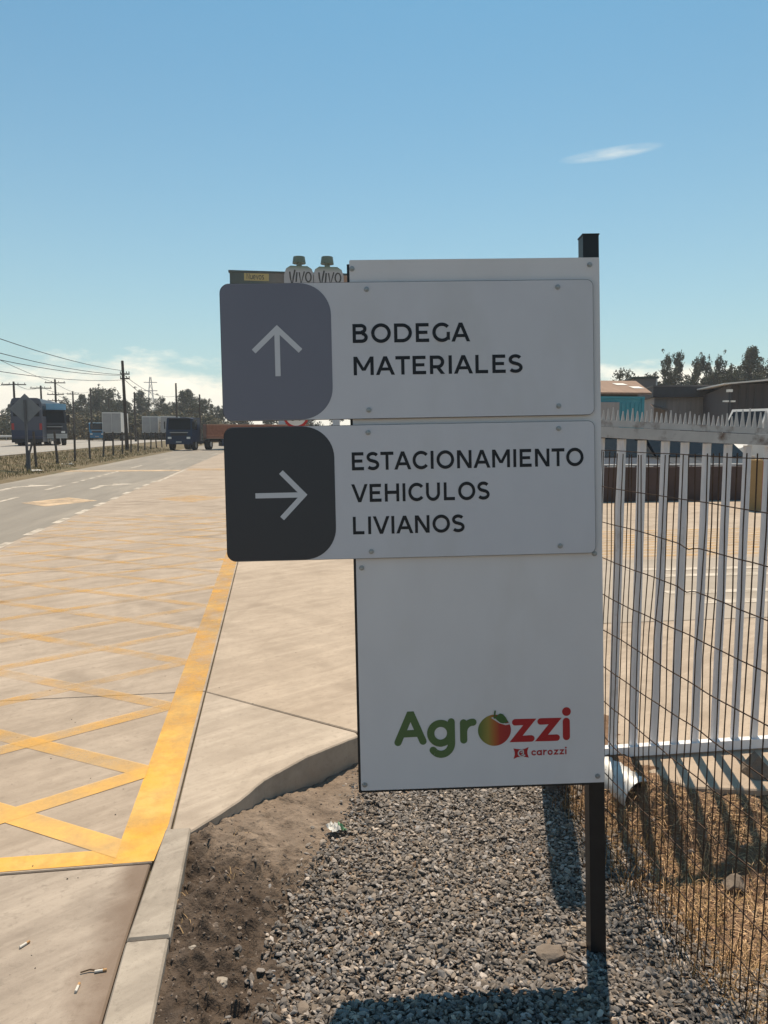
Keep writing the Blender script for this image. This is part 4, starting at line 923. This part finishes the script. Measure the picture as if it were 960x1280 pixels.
# guard rail along the far side of the highway
M['zinc'] = mat('guardrail_zinc', (.36, .35, .34), (.44, .43, .41), scale=2, rough=.5, metal=.3)
gr = thing('guard_rail', 'long zinc guard rail along the far side of the highway', 'guard rail')
fxx = lambda y: -33.4 - max(0, y - 30) * 26 / 490
m = MB(); pts = [(fxx(y), y, 1.05) for y in range(40, 300, 20)]
for a, b in zip(pts[:-1], pts[1:]): m.add([(a[0], a[1], .9), (a[0] + .06, a[1], .98), (a[0], a[1], 1.06), (a[0] + .06, a[1], 1.14), (a[0], a[1], 1.22), (b[0], b[1], .9), (b[0] + .06, b[1], .98), (b[0], b[1], 1.06), (b[0] + .06, b[1], 1.14), (b[0], b[1], 1.22)], [(0, 1, 6, 5), (1, 2, 7, 6), (2, 3, 8, 7), (3, 4, 9, 8)])
m.build('rail', M['zinc'], gr)
for y in range(60, 200, 6): MB().box(fxx(y) - .1, fxx(y) - .02, y - .06, y + .06, .3, 1.15).build('post', M['zinc'], gr)

# ------------------------------------------------------------------ vehicles
M['tyre'] = mat('tyre', (.012, .012, .012), (.02, .02, .02), scale=20, rough=.9); M['rim'] = mat('rim', (.25, .25, .25), rough=.4, metal=.6)
M['glass'] = mat('vehicle_glass', (.010, .013, .018), rough=.25, spec=.12); M['chassis'] = mat('chassis', (.02, .02, .022), rough=.7)
M['lamp'] = mat('headlamp_glass', (.75, .74, .7), rough=.1, spec=.8); M['taillamp'] = mat('tail_lamp', (.35, .02, .02), rough=.3); M['chrome'] = mat('bumper_pale', (.42, .41, .39), rough=.35)
def paint(name, c): return mat(name, c, tuple(v * 1.15 for v in c), scale=2, rough=.45, spec=.25, coat=.05)
def wheel(parent, x, y, r, w_=.28, s=1):
    o = MB().tube((x - w_ / 2, y, r), (x + w_ / 2, y, r), r, r, 18).build('wheel', M['tyre'], parent)
    MB().tube((x + s * (w_ / 2 + .004), y, r), (x + s * (w_ / 2 - .05), y, r), r * .55, r * .5, 12).build('rim', M['rim'], o); return o
# local vehicle frame: x across, -y is the nose, z up
def cab(parent, W, L, H, z0, pm, visor=None, bump=None, grille='chassis'):
    b = MB(); hw_ = W / 2
    prof = [(0, z0), (-.06, z0 + .55), (0, z0 + (H - z0) * .48), (.22, H - .12), (.42, H), (L, H), (L, z0)]
    n = len(prof); vs = [(-hw_, y, z) for y, z in prof] + [(hw_, y, z) for y, z in prof]
    b.add(vs, [tuple(range(n)), tuple(range(2 * n - 1, n - 1, -1))] + [(i, n + i, n + (i + 1) % n, (i + 1) % n) for i in range(n)])
    body = b.build('cab', pm, parent)
    za, zb = z0 + (H - z0) * .50, H - .14; ya, yb = 0.0 + .01, .21
    MB().add([(-hw_ * .88, ya - .02, za), (hw_ * .88, ya - .02, za), (hw_ * .82, yb - .02, zb), (-hw_ * .82, yb - .02, zb)], [(0, 1, 2, 3)]).build('windscreen', M['glass'], body)
    for s in (-1, 1):
        X = s * (hw_ + .006); MB().add([(X, .25, za), (X, L * .62, za), (X, L * .62, zb - .05), (X, .42, zb - .05)], [(0, 1, 2, 3)]).build('side_window', M['glass'], body)
        MB().box(s * (hw_ + .05) - .05, s * (hw_ + .05) + .17 * s + .05, -.02, .08, za + .05, za + .72).build('mirror', M['chassis'], body)
        MB().box(s * hw_ * .72 - .16, s * hw_ * .72 + .16, -.10, -.02, z0 + .26, z0 + .44).build('headlight', M['lamp'], body)
    MB().box(-hw_ * .62, hw_ * .62, -.075, -.02, z0 + .55, z0 + (H - z0) * .42).build('grille', M[grille], body)
    MB().box(-hw_, hw_, -.16, .12, z0 - .22, z0 + .2).build('bumper', bump or pm, body)
    MB().box(-.26, .26, -.175, -.162, z0 - .08, z0 + .05).build('number_plate', M['chrome'], body)
    MB().box(-hw_ * .84, hw_ * .84, -.16, .16, zb + .02, zb + .09).build('sun_visor', M['chassis'], body)
    for s in (-1, 1): MB().box(s * .32 - .3, s * .32 + .3, -.05, -.035, za + .02, za + .05).build('wiper', M['chassis'], body)
    MB().box(-hw_ * .7, hw_ * .7, -.085, -.076, z0 + .80, z0 + .86).build('grille_bar', M['chrome'], body)
    if visor: MB().box(-hw_, hw_, -.02, .5, H + .002, H + .55).build('roof_deflector', visor, body)
    return body
# blue flatbed truck turning across the road
M['truckblue'] = paint('truck_dark_blue', (.008, .024, .06)); M['bedred'] = mat('cargo_bed_red', (.22, .085, .05), (.30, .13, .08), scale=5, rough=.75); M['bedtop'] = mat('cargo_bed_edge', (.38, .22, .15), rough=.7)
Yt = 71; tx = xat(224, Yt)
tk_ = thing('flatbed_truck', 'dark blue truck with long red cargo bed turning across the road', 'truck', (tx, Yt, .004), rad(-16))
cab(tk_, 2.45, 1.9, 2.95, .78, M['truckblue'], None, None)
for s in (-1, 1): wheel(tk_, s * 1.05, .95, .5, s=s)
MB().box(-.45, .45, 1.9, 5.2, .55, .85).build('chassis', M['chassis'], tk_)
for s in (-1, 1): wheel(tk_, s * 1.0, 4.6, .5, .5, s)
MB().box(-1.15, 1.15, 1.95, 2.1, .9, 2.9).build('headboard', M['chassis'], tk_)
bedM = MX((1.4, 2.6, 0), rad(-62))
bd = MB().box(-1.25, 1.25, .0, 9.6, 1.12, 1.32, bedM).build('cargo_bed', M['bedred'], tk_)
for s in (-1, 1):
    for k in range(5):
        MB().box(s * 1.25 - .03, s * 1.25 + .03, .04 + k * 1.91, 1.88 + k * 1.91, 1.325, 2.28, bedM).build('side_board', M['bedred'], bd)
    MB().box(s * 1.25 - .04, s * 1.25 + .04, 0, 9.6, 2.285, 2.36, bedM).build('top_edge', M['bedtop'], bd)
    MB().box(s * 1.25 - .045, s * 1.25 + .045, 0, 9.6, 1.05, 1.115, bedM).build('lower_edge', M['bedtop'], bd)
MB().box(-1.2, 1.2, .0, .06, 1.325, 2.3, bedM).build('end_board', M['bedred'], bd); MB().box(-1.2, 1.2, 9.54, 9.6, 1.325, 2.3, bedM).build('end_board', M['bedred'], bd)
MB().box(-.45, .45, .4, 9.4, .75, 1.05, bedM).build('bed_frame', M['chassis'], tk_)
MB().box(-1.1, 1.1, 1.4, 3.8, .35, 1.04, bedM).build('tool_box', M['truckblue'], tk_)
for s in (-1, 1):
    for yy in (6.4, 7.6):
        o = MB().tube((s * .85, yy, .5), (s * 1.15, yy, .5), .5, .5, 18, M=bedM).build('wheel', M['tyre'], tk_)
# double-deck bus from behind and oncoming truck on the highway
M['busblue'] = paint('bus_blue_grey', (.055, .062, .085)); M['busdark'] = paint('bus_navy', (.02, .03, .065))
Yb = 71; bx_ = xat(34, Yb); GZ = .45
bus = thing('double_deck_bus', 'dark blue double deck bus seen from behind on the highway', 'bus', (bx_, Yb, GZ), rad(6))
Wb, Hb, Lb = 2.5, 4.15, 12.0
bo = MB(); prof = [(-1.25, .35), (1.25, .35), (1.25, 3.7), (1.12, 4.05), (.9, 4.15), (-.9, 4.15), (-1.12, 4.05), (-1.25, 3.7)]
n = len(prof); bo.add([(x, 0, z) for x, z in prof] + [(x, Lb, z) for x, z in prof], [tuple(range(n)), tuple(range(2 * n - 1, n - 1, -1))] + [(i, n + i, n + (i + 1) % n, (i + 1) % n) for i in range(n)])
bb = bo.build('body', M['busblue'], bus)
MB().box(-1.05, 1.05, -.02, -.004, 2.55, 3.65).build('rear_window', M['glass'], bb); MB().box(-1.22, 1.22, -.018, -.004, .4, 1.35).build('engine_hatch', M['busdark'], bb)
for s in (-1, 1):
    MB().box(s * 1.12 - .1, s * 1.12 + .1, -.03, -.003, 1.4, 1.95).build('tail_light', M['taillamp'], bb)
    MB().box(s * 1.256 - .004, s * 1.256 + .004, .4, 11.6, 2.6, 3.5).build('upper_windows', M['glass'], bb); MB().box(s * 1.256 - .004, s * 1.256 + .004, 2.5, 11.6, 1.35, 2.1).build('lower_windows', M['glass'], bb)
    for yy in (2.6, 3.9, 9.6): wheel(bus, s * 1.1, yy, .5, .3, s)
MB().box(-1.25, 1.25, -.08, .02, .3, .62).build('bumper', M['chassis'], bb)
M['visor'] = paint('roof_light_blue', (.18, .36, .50)); M['truckmix'] = paint('truck_brown_grey', (.05, .052, .06))
Yo = 73.5; ot = thing('oncoming_truck', 'oncoming truck with light blue roof deflector and pale bumper on the highway', 'truck', (xat(66, Yo), Yo, GZ), rad(22))
cab(ot, 2.4, 2.2, 3.2, .85, M['truckmix'], M['visor'], M['chrome'])
for s in (-1, 1):
    for yy in (1.0, 5.2, 6.5): wheel(ot, s * 1.05, yy, .5, .32, s)
MB().box(-1.2, 1.2, 2.5, 10, 1.1, 3.6).build('cargo_box', M['truckmix'], ot); MB().box(-.45, .45, .5, 10, .6, 1.05).build('chassis', M['chassis'], ot)
# box trailers and small trucks further along
M['trailer'] = mat('trailer_rear_shade', (.25, .24, .235), (.31, .30, .29), scale=1, rough=.6); M['trailerw'] = mat('trailer_white', (.62, .60, .57), rough=.5); M['smallblue'] = paint('truck_bright_blue', (.015, .16, .30))
def box_trailer(label, px, Y, rz, L, H, tractor=None, z=GZ):
    t_ = thing('box_trailer_truck', label, 'truck', (xat(px, Y), Y, z), rz, 'trucks far along the highway')
    b_ = MB().box(-1.25, 1.25, 0, L, 1.15, H).build('box', M['trailerw'], t_)
    MB().box(-1.2, -.02, -.03, -.004, 1.2, H - .08).build('rear_door', M['trailer'], b_); MB().box(.02, 1.2, -.03, -.004, 1.2, H - .08).build('rear_door', M['trailer'], b_); MB().box(-1.26, 1.26, -.02, L, H + .003, H + .06).build('roof_edge', M['trailerw'], b_)  # doors coloured grey to paint in the shade of the backlit rear
    for i in range(1, 6):
        for s in (-1, 1): MB().box(s * 1.262 - .01, s * 1.262 + .01, L * i / 6 - .04, L * i / 6 + .04, 1.16, H - .02).build('rib', M['trailerw'], b_)
    MB().box(-.5, .5, .3, L, .75, 1.14).build('chassis', M['chassis'], t_)
    for s in (-1, 1):
        for yy in (1.2, 2.5, 3.8, L - 1): wheel(t_, s * 1.05, yy, .5, .35, s)
    return t_
t1 = box_trailer('pale grey box trailer truck behind the tall nearest pole', 140, 112, rad(2), 7, 3.9)
t2 = box_trailer('second grey box trailer truck left of the blue flatbed cab', 188, 128, rad(2), 7, 3.7)
t3 = box_trailer('white roofed trailer truck partly hidden behind the blue flatbed cab', 211, 126, rad(2), 7, 3.7)
sb_ = thing('small_blue_truck', 'small bright blue truck driving toward the viewer on the highway', 'truck', (xat(121, 118), 118, GZ), rad(12))
cab(sb_, 2.1, 1.7, 2.6, .6, M['smallblue'])
MB().box(-1.0, 1.0, 1.75, 5.5, .95, 2.5).build('cargo_box', M['smallblue'], sb_)
for s in (-1, 1):
    for yy in (.8, 4.2): wheel(sb_, s * .9, yy, .4, .26, s)
MB().box(-.4, .4, 1.7, 5.4, .5, .94).build('chassis', M['chassis'], sb_)
M['carwhite'] = paint('car_white', (.55, .54, .52))
def car(name, label, loc, rz, pm, group, L=4.3, H=1.46, van=False):
    c_ = thing(name, label, 'van' if van else 'car', loc, rz, group); hw_ = .86
    if van: low = [(-.5, .3), (L + .0, .3), (L, 2.0), (L - .1, H), (1.1, H), (.35, 1.25), (-.45, 1.0)]
    else: low = [(0, .3), (L, .3), (L + .02, .75), (L - .1, .98), (L * .72, 1.0), (L * .27, .95), (.08, .78)]
    n = len(low); b = MB(); b.add([(-hw_, y, z) for y, z in low] + [(hw_, y, z) for y, z in low], [tuple(range(n)), tuple(range(2 * n - 1, n - 1, -1))] + [(i, n + i, n + (i + 1) % n, (i + 1) % n) for i in range(n)])
    bo_ = b.build('body', pm, c_)
    if not van:
        gl = [(L * .25, .955), (L * .88, 1.005), (L * .76, H - .04), (L * .42, H - .04)]; wi = .74
        g_ = MB(); g_.add([(-hw_ * .97, *gl[0]), (-hw_ * .97, *gl[1]), (-wi, *gl[2]), (-wi, *gl[3]), (hw_ * .97, *gl[0]), (hw_ * .97, *gl[1]), (wi, *gl[2]), (wi, *gl[3])], [(0, 1, 2, 3), (7, 6, 5, 4), (0, 3, 7, 4), (1, 5, 6, 2), (3, 2, 6, 7)])
        g_.build('windows', M['glass'], bo_); MB().box(-wi - .01, wi + .01, L * .41, L * .77, H - .04, H, ch=.03).build('roof', pm, bo_)
        for s in (-1, 1): MB().box(s * .865 - .01, s * .80 + .01, L * .55, L * .58, 1.0, H - .05).build('pillar', pm, bo_)
    else:
        MB().add([(-.8, .36, 1.3), (.8, .36, 1.3), (.74, 1.05, H - .12), (-.74, 1.05, H - .12)], [(0, 1, 2, 3)]).build('windscreen', M['glass'], bo_).location = (0, -.03, .02)
        for s in (-1, 1):
            for (a, b2) in ((1.2, 2.0), (2.15, 3.2), (3.35, 4.5)): MB().box(s * .865 - .006, s * .865 + .006, a, b2, 1.35, H - .3).build('side_window', M['glass'], bo_)
    for s in (-1, 1):
        MB().box(s * .68 - .14, s * .68 + .14, (-.52 if van else -.02), (-.3 if van else .12), .66, .8).build('headlight', M['lamp'], bo_)
        for yy in (L * .18, L * .8): wheel(c_, s * .78, yy, .31, .2, s)
    return c_
car('pickup_car', 'white car between the two pale box trailers on the highway', (xat(170, 135), 135, GZ), rad(70), M['carwhite'], 'cars on the highway', 4.6, 1.6)

# ------------------------------------------------------------------ billboard behind the sign, and round road sign
M['bbpanel'] = ramp_mat('billboard_print', [(0, (.012, .03, .025)), (.22, (.03, .055, .045)), (.5, (.20, .155, .13)), (.8, (.26, .17, .12)), (1, (.42, .22, .11))], 0, 0, 3.15 * 4.1, .6)
M['bbedge'] = mat('billboard_edge', (.02, .035, .03), rough=.6); M['pouch'] = ramp_mat('pouch_print', [(0, (.34, .33, .34)), (.93, (.36, .35, .36)), (.975, (.24, .27, .22)), (1, (.11, .16, .10))], 2, 0, 7.25, .5); M['cap'] = mat('pouch_cap_green', (.07, .115, .075), rough=.5)
M['bblabel'] = mat('billboard_label', (.42, .32, .11), rough=.6); M['ink'] = mat('print_ink', (.02, .022, .02), rough=.6); M['bbpost'] = mat('billboard_post', (.45, .47, .50), rough=.6)
YB = 82; KB = YB / 20; p0 = at(287, 340, YB); p1 = at(441, 340, YB); zt = p0.z
bbd = thing('billboard', 'billboard with two VIVO pouch cut-outs rising behind the direction sign', 'billboard', (p0.x, YB, 0))
Wd = p1.x - p0.x
MB().box(0, Wd, 0, .12 * KB, zt - 2.2 * KB, zt).build('panel', M['bbpanel'], bbd); MB().box(-.03 * KB, Wd + .03 * KB, -.03 * KB, .15 * KB, zt + .003, zt + .045 * KB).build('panel_edge', M['bbedge'], bbd)
sc = YB / 960 * 1.02
def lx(px): return at(px, 340, YB).x - p0.x
def lz(py): return at(360, py, YB).z
lb = MB().box(lx(305), lx(336), -.02, -.003, lz(352), lz(343)).build('label_strip', M['bblabel'], bbd)
m = MB(); X0 = lx(308.5); hh = (lz(345.2) - lz(350.2)); u_ = hh
glyph = {'N': ([[(0, 0), (0, 1.35), (.75, 0), (.75, 1.35)]], 1.1), 'u': ([[(0, 1), (0, .3), (.2, .02), (.55, .1), (.65, .35)], [(.65, 1), (.65, 0)]], .95), 'e': ([[(.05, .5), (.65, .5), (.6, .85), (.35, 1), (.08, .8), (0, .45), (.12, .1), (.4, 0), (.62, .12)]], .95), 'v': ([[(0, 1), (.33, 0), (.66, 1)]], .9), 'o': ([earc(.36, .5, .36, .5, 0, 360, 14)], .98), 's': ([[(.55, .88), (.3, 1), (.08, .82), (.15, .58), (.45, .45), (.55, .22), (.35, 0), (.05, .1)]], .8)}
xx = 0
for ch in 'Nuevos':
    for pl_ in glyph[ch][0]: strokes(m, q_ribbon([(xx + a, b) for a, b in pl_], .2), X0, lz(350.2), u_ * .78, u_, -.024, .001)
    xx += glyph[ch][1]
m.build('label_lettering', M['ink'], lb)
def pouch(px0, px1, pytop, capx, captop):
    x0, x1 = lx(px0), lx(px1); zb = zt - 1.6 * KB; z1 = lz(pytop); w_ = x1 - x0
    poly = [(0, 0), (w_, 0), (w_, (z1 - zb) - .22 * KB), (w_ - .05 * KB, (z1 - zb) - .07 * KB), (w_ - .16 * KB, z1 - zb), (.16 * KB, z1 - zb), (.05 * KB, (z1 - zb) - .07 * KB), (0, (z1 - zb) - .22 * KB)]
    m = MB(); n = len(poly); m.add([(x, -.10 * KB, z) for x, z in poly] + [(x, .02, z) for x, z in poly], [tuple(range(n)), tuple(range(2 * n - 1, n - 1, -1))] + [(i, n + i, n + (i + 1) % n, (i + 1) % n) for i in range(n)])
    o = m.build('pouch', M['pouch'], bbd, (x0, -.035, zb)); cx = lx(capx) - x0; zc_ = z1 - zb; ct = lz(captop) - zb
    m = MB(); m.tube((cx, -.04, zc_ - .01), (cx, -.04, zc_ + (ct - zc_) * .45), .07 * KB, .07 * KB, 12); m.tube((cx, -.04, zc_ + (ct - zc_) * .32), (cx, -.04, ct), .17 * KB, .145 * KB, 16); m.build('spout_cap', M['cap'], o)
    m = MB(); hz = z1 - .12 * KB - zb
    S_ = .34 * KB; base_ = hz - S_ - .02 * KB
    for pl_, tw in (([(.06, .98), (.10, .55), (.22, .0), (.30, .5), (.42, 1.12)], .11), ([(.56, .95), (.50, .25)], .11), ([(.72, .98), (.68, .2), (.98, .3 - .12), (1.0, 1.0)] and [(.72, .95), (.84, .12), (1.08, 1.02)], .10), (earc(1.36, .62, .19, .34, 20, 380, 14), .10)):
        strokes(m, q_ribbon(pl_, tw), w_ * .16, base_, w_ * .48, S_, -.104 * KB, .002)
    m.build('lettering', M['ink'], o)
pouch(355, 392, 333, 374, 321); pouch(391, 429, 333, 409, 320)
for px in (350, 420):
    MB().box(lx(px) - .36, lx(px) + .36, .13 * KB, .30 * KB, 0, zt - .3).build('post', M['bbpost'], bbd)
Yr = 17; rc = at(370, 519, Yr); rs = thing('speed_limit_sign', 'round red ringed road sign glimpsed in the gap between arrow panels', 'road sign', (rc.x, Yr, 0))
R_ = .285
M['signwhite'] = mat('sign_white', (.6, .58, .55), rough=.5); M['signred'] = mat('sign_red', (.40, .03, .03), rough=.5)
m = MB(); m.tube((0, 0, rc.z), (0, .012, rc.z), R_, R_, 40); m.build('plate', M['signwhite'], rs)
m = MB(); strokes(m, q_arc(0, 0, R_, R_, 0, 360, .055, 44), 0, rc.z, 1, 1, -.002); m.build('red_ring', M['signred'], rs)
for dg in (q_ribbon(earc(-.075, .05, .045, .05, 150, -60, 10) + earc(-.075, -.055, .052, .055, 60, -150, 12), .026), q_ribbon(earc(.075, 0, .048, .105, 0, 360, 20), .026)):
    m = MB(); strokes(m, dg, 0, rc.z, 1, 1, -.003); m.build('digit', M['ink'], rs)
MB().box(-.03, .03, .014, .07, -.3, rc.z + .2).build('post', M['bbpost'], rs)

# ------------------------------------------------------------------ the yard on the right: wall, cars, buildings
M['wall'] = mat('yard_wall_maroon', (.060, .042, .040), (.09, .062, .056), scale=1.5, rough=.85); M['railw'] = mat('rail_white', (.5, .48, .46), rough=.5)
YW = 16.8; wx0, wx1 = 2.2, 22
wl = thing('yard_wall', 'low dark maroon wall with white pipe rail across the yard', 'wall', (0, YW, 0))
x = wx0; k = 0
while x < wx1: MB().box(x + .004, min(wx1, x + 2.4) - .004, 0, .2, 0, .80 + .002 * (k % 2)).build('wall_panel', M['wall'], wl); x += 2.4; k += 1
MB().tube((wx0, .1, .845), (wx1, .1, .845), .022, .022, 8).build('rail', M['railw'], wl)
x = wx0 + .2
while x < wx1: MB().tube((x, .1, .798), (x, .1, .83), .02, .02, 6).build('rail_post', M['railw'], wl); x += 1.2
M['carred'] = paint('car_dark_red', (.07, .012, .014)); M['carblack'] = paint('car_black', (.012, .012, .014)); M['carnavy'] = paint('car_navy', (.014, .02, .035)); M['cargrey'] = paint('car_dark_grey', (.035, .035, .038))
for i, (px, c_, lab) in enumerate(((752, 'carred', 'dark red car parked behind the maroon wall nearest the sign'), (795, 'carnavy', 'navy car parked second behind the maroon wall'), (838, 'carblack', 'black car parked third behind the maroon wall'), (882, 'cargrey', 'dark grey car parked fourth behind the maroon wall'), (925, 'carblack', 'black car parked at the right end behind the maroon wall'))):
    car('parked_car', lab, (xat(px, 18.6), 18.4, 0), rad(4 - 3 * (i % 3)), M[c_], 'cars parked behind the yard wall', 4.2 + .1 * (i % 3), 1.46 + .05 * (i % 2))
M['tan'] = mat('bollard_tan', (.27, .175, .075), (.32, .21, .095), scale=5, rough=.7); M['redp'] = mat('pillar_red', (.32, .025, .035), (.38, .035, .045), scale=4, rough=.6)
Yq = 14.6
for nm, px0, px1, py, mt, lab in (('yellow_pillar', 933.5, 949, 574, 'tan', 'tan yellow pillar standing before the maroon wall at the right edge'), ('red_pillar', 951, 959, 577, 'redp', 'red pillar beside the tan yellow one at the right edge')):
    a, b = at(px0, py, Yq), at(px1, py, Yq); w_ = b.x - a.x
    t_ = thing(nm, lab, 'pillar', ((a.x + b.x) / 2, Yq, 0)); MB().box(-w_ / 2, w_ / 2, -w_ / 2, w_ / 2, 0, a.z, ch=.02).build('shaft', M[mt], t_)
    MB().tube((0, 0, a.z), (0, 0, a.z + .07), .03, .045, 10).build('finial', M['railw'], t_)
# buildings
M['rust'] = mat('roof_brown_sheet', (.20, .125, .085), (.28, .18, .125), scale=.8, rough=.8, stretch=(4, .4, .4)); M['soffit'] = mat('building_dark_green', (.045, .055, .045), rough=.8); M['teal'] = mat('container_teal', (.03, .20, .26), (.045, .24, .30), scale=2, rough=.5)
M['sheetgrey'] = mat('sheet_grey', (.24, .225, .22), (.30, .28, .27), scale=1, rough=.7, stretch=(6, 1, .2)); M['slate'] = mat('slate_dark', (.035, .036, .042), (.05, .05, .056), scale=1, rough=.7); M['brownwall'] = mat('wall_grey_brown', (.12, .11, .105), (.16, .145, .135), scale=.6, rough=.85)
M['skylight'] = mat('skylight_sheet', (.75, .73, .68), rough=.5); M['warehouse'] = mat('warehouse_dark', (.05, .046, .05), (.07, .064, .068), scale=.8, rough=.8, stretch=(8, 8, .3))
YC = 36; xr = at(805, 500, YC).x; zc1 = at(800, 496, YC).z
cn = thing('teal_container', 'teal shipping container with pale shutter behind the gate spikes', 'container', (xr - 6.06, YC, 0))
b_ = MB(); b_.box(0, 6.06, 0, 2.44, .1, zc1 - .1); cb = b_.build('body', M['teal'], cn)
for i in range(26): MB().box(.18 + i * .225, .29 + i * .225, -.03, -.002, .25, zc1 - .3).build('corrugation', M['teal'], cb)
for xx in (0, 5.92): MB().box(xx, xx + .14, -.06, .05, 0, zc1).build('corner_post', M['teal'], cb)
MB().box(-.02, 6.08, -.05, 2.46, zc1 - .098, zc1 + .01).build('top_rail', M['teal'], cb)
MB().box(2.2, 4.75, -.075, -.035, .3, at(790, 503, YC).z).build('shutter', M['sheetgrey'], cb)
YH = 47; ze = at(780, 491, YH).z; zr = at(780, 476, YH + 5).z; xe = at(811, 491, YH).x
hb = thing('brown_roof_shed', 'shed with brown sheet roof and skylights behind the teal container', 'building', (0, YH, 0))
xw = at(640, 491, YH).x; xrg = at(795, 476, YH + 5).x
MB().box(xw + .3, xe - .5, .5, 9.5, 0, ze - .05).build('wall', M['soffit'], hb)
rm = MB(); rm.add([(xw, -.4, ze), (xe, -.4, ze), (xrg, 5, zr), (xw, 5, zr), (xe, 10.4, ze), (xw, 10.4, ze)], [(0, 1, 2, 3), (1, 4, 2), (4, 5, 3, 2)]); rm.add([(xw, -.4, ze - .12), (xe, -.4, ze - .12), (xe, -.4, ze - .002), (xw, -.4, ze - .002)], [(0, 1, 2, 3)])
rfo = rm.build('roof', M['rust'], hb)
slp = Vector((0, 5.4, zr - ze)).normalized(); nrm = Vector((0, -slp.z, slp.y))
def onroof(px0, px1, py):
    t_ = (at(780, py, YH + 2.5).z - ze) / (zr - ze); c_ = Vector((0, -.4 + 5.4 * t_, ze + (zr - ze) * t_)) + nrm * .03; xa, xb = at(px0, py, YH + 2.5).x, at(px1, py, YH + 2.5).x; d = slp * .42
    MB().add([Vector((xa, 0, 0)) + c_ - d, Vector((xb, 0, 0)) + c_ - d, Vector((xb, 0, 0)) + c_ + d, Vector((xa, 0, 0)) + c_ + d], [(0, 1, 2, 3)]).build('skylight', M['skylight'], rfo)
onroof(773, 787, 480); onroof(782, 795, 485.5)
Yk = 58
def block(name, label, px0, px1, pyt, Y, dep, mt, z0=0):
    a, b = at(px0, pyt, Y), at(px1, pyt, Y); t_ = thing(name, label, 'building', (a.x, Y, z0), rad(-17)); MB().box(0, b.x - a.x, 0, dep, 0, a.z - z0).build('wall', M[mt], t_); return t_, b.x - a.x, a.z - z0
gb, w_, h_ = block('tall_grey_block', 'grey brown block rising right behind the brown roof shed', 792, 818, 473.5, 62, 8, 'brownwall')
MB().box(-.15, w_ + .15, -.15, 8.1, h_ + .003, h_ + .16).build('roof_cap', M['soffit'], gb); MB().box(w_ - .05, w_ + .05, -.13, -.003, 0, h_).build('downpipe', M['railw'], gb)
gw, w_, h_ = block('grey_store', 'long grey panelled store with dark fascia between shed and warehouse', 818, 936, 497, 54, 10, 'sheetgrey')
zf = at(860, 484, 53.6).z
fa = MB().box(-.2, w_ + .2, -.6, 10.2, h_ + .003, zf).build('fascia', M['slate'], gw); MB().box(-.25, w_ + .25, -.66, 10.2, zf + .003, zf + .1).build('roof_edge', M['brownwall'], fa)
MB().box(w_ * .62, w_ * .62 + 1.1, -.08, -.052, 0, 2.2).build('door', M['slate'], gw)
MB().box(w_ * .25, w_ * .25 + 1.6, -.08, -.052, 1.2, 2.1).build('window', M['glass'], gw)
nP = 9
for i in range(nP): MB().box(w_ * i / nP + .03, w_ * (i + 1) / nP - .03, -.05, -.003, .1, h_ - .15).build('panel', M['sheetgrey'], gw)
MB().add([(-.3, -1.2, at(825, 508, 52).z), (.9, -1.2, at(825, 508, 52).z - .3), (.9, -.06, at(825, 508, 52).z - .1), (-.3, -.06, at(825, 508, 52).z + .25)], [(0, 1, 2, 3)]).build('lean_to_roof', M['rust'], gw)
YV = 40; a = at(914, 480, YV); b = at(1010, 480, YV)
wh = thing('dark_warehouse', 'dark ribbed warehouse with pale sloping roof edge at the right', 'building', (a.x, YV, 0), rad(-25)); w_ = b.x - a.x; h_ = a.z
MB().box(0, w_, 0, 14, 0, h_).build('wall', M['warehouse'], wh)
for i in range(12): MB().box(w_ * i / 12 + .02, w_ * i / 12 + .12, -.07, -.003, 0, h_ - .02).build('rib', M['slate'], wh)
rm = MB(); zl = at(914, 478.5, YV - 1).z; zr_ = zl + .5; rm.add([(-.5, -1, zl), (w_ + 1, -1, zr_), (w_ + 1, 14.5, zr_ + .5), (-.5, 14.5, zl + .5), (-.5, -1, zl - .07), (w_ + 1, -1, zr_ - .1), (w_ + 1, 14.5, zr_ + .4), (-.5, 14.5, zl + .4)], [(0, 1, 2, 3), (4, 5, 1, 0), (5, 6, 2, 1), (7, 4, 0, 3), (7, 6, 5, 4)]); rm.build('roof', M['trailerw'], wh)
MB().add([(0, .02, h_), (w_, .02, h_), (w_, .02, zr_ - .5)], [(0, 1, 2)]).build('gable', M['warehouse'], wh)
YL = 33; lp = at(911, 508, YL); lt = thing('yard_lamp', 'short lamp post with twin pale lamp heads before the warehouse', 'lamp', (lp.x, YL, 0))
MB().tube((0, 0, 0), (0, 0, at(911, 490, YL).z), .06, .045, 8).build('post', M['slate'], lt)
for s in (-1, 1): MB().box(s * .16 - .1, s * .16 + .1, -.1, .1, lp.z + .2, lp.z + .27).build('lamp_head', M['skylight'], lt)
MB().box(-.1, .1, -.1, .1, at(911, 490, YL).z, at(911, 490, YL).z + .12).build('sensor', M['skylight'], lt)
car('parked_van', 'white van parked behind the gate spikes at the right edge', (xat(930, 27.5), 28.4, 0), rad(-72), M['carwhite'], 'vans in the yard', 4.9, 2.55, True)

# ------------------------------------------------------------------ air: a thin even haze round the whole place
M['haze'] = bpy.data.materials.new('haze_air'); M['haze'].use_nodes = True; hn = M['haze'].node_tree; hn.nodes.clear()
ho = hn.nodes.new('ShaderNodeOutputMaterial'); pv = hn.nodes.new('ShaderNodeVolumePrincipled'); pv.inputs['Density'].default_value = HAZE; pv.inputs['Color'].default_value = (.93, .95, 1, 1); pv.inputs['Anisotropy'].default_value = .35
hn.links.new(pv.outputs[0], ho.inputs['Volume'])
o = MB().box(-640, 640, -640, 640, -1.2, 26).build('haze', M['haze']); structure(o, 'stuff'); o['label'] = 'thin pale air between the viewer and the far trees'; o['category'] = 'haze'
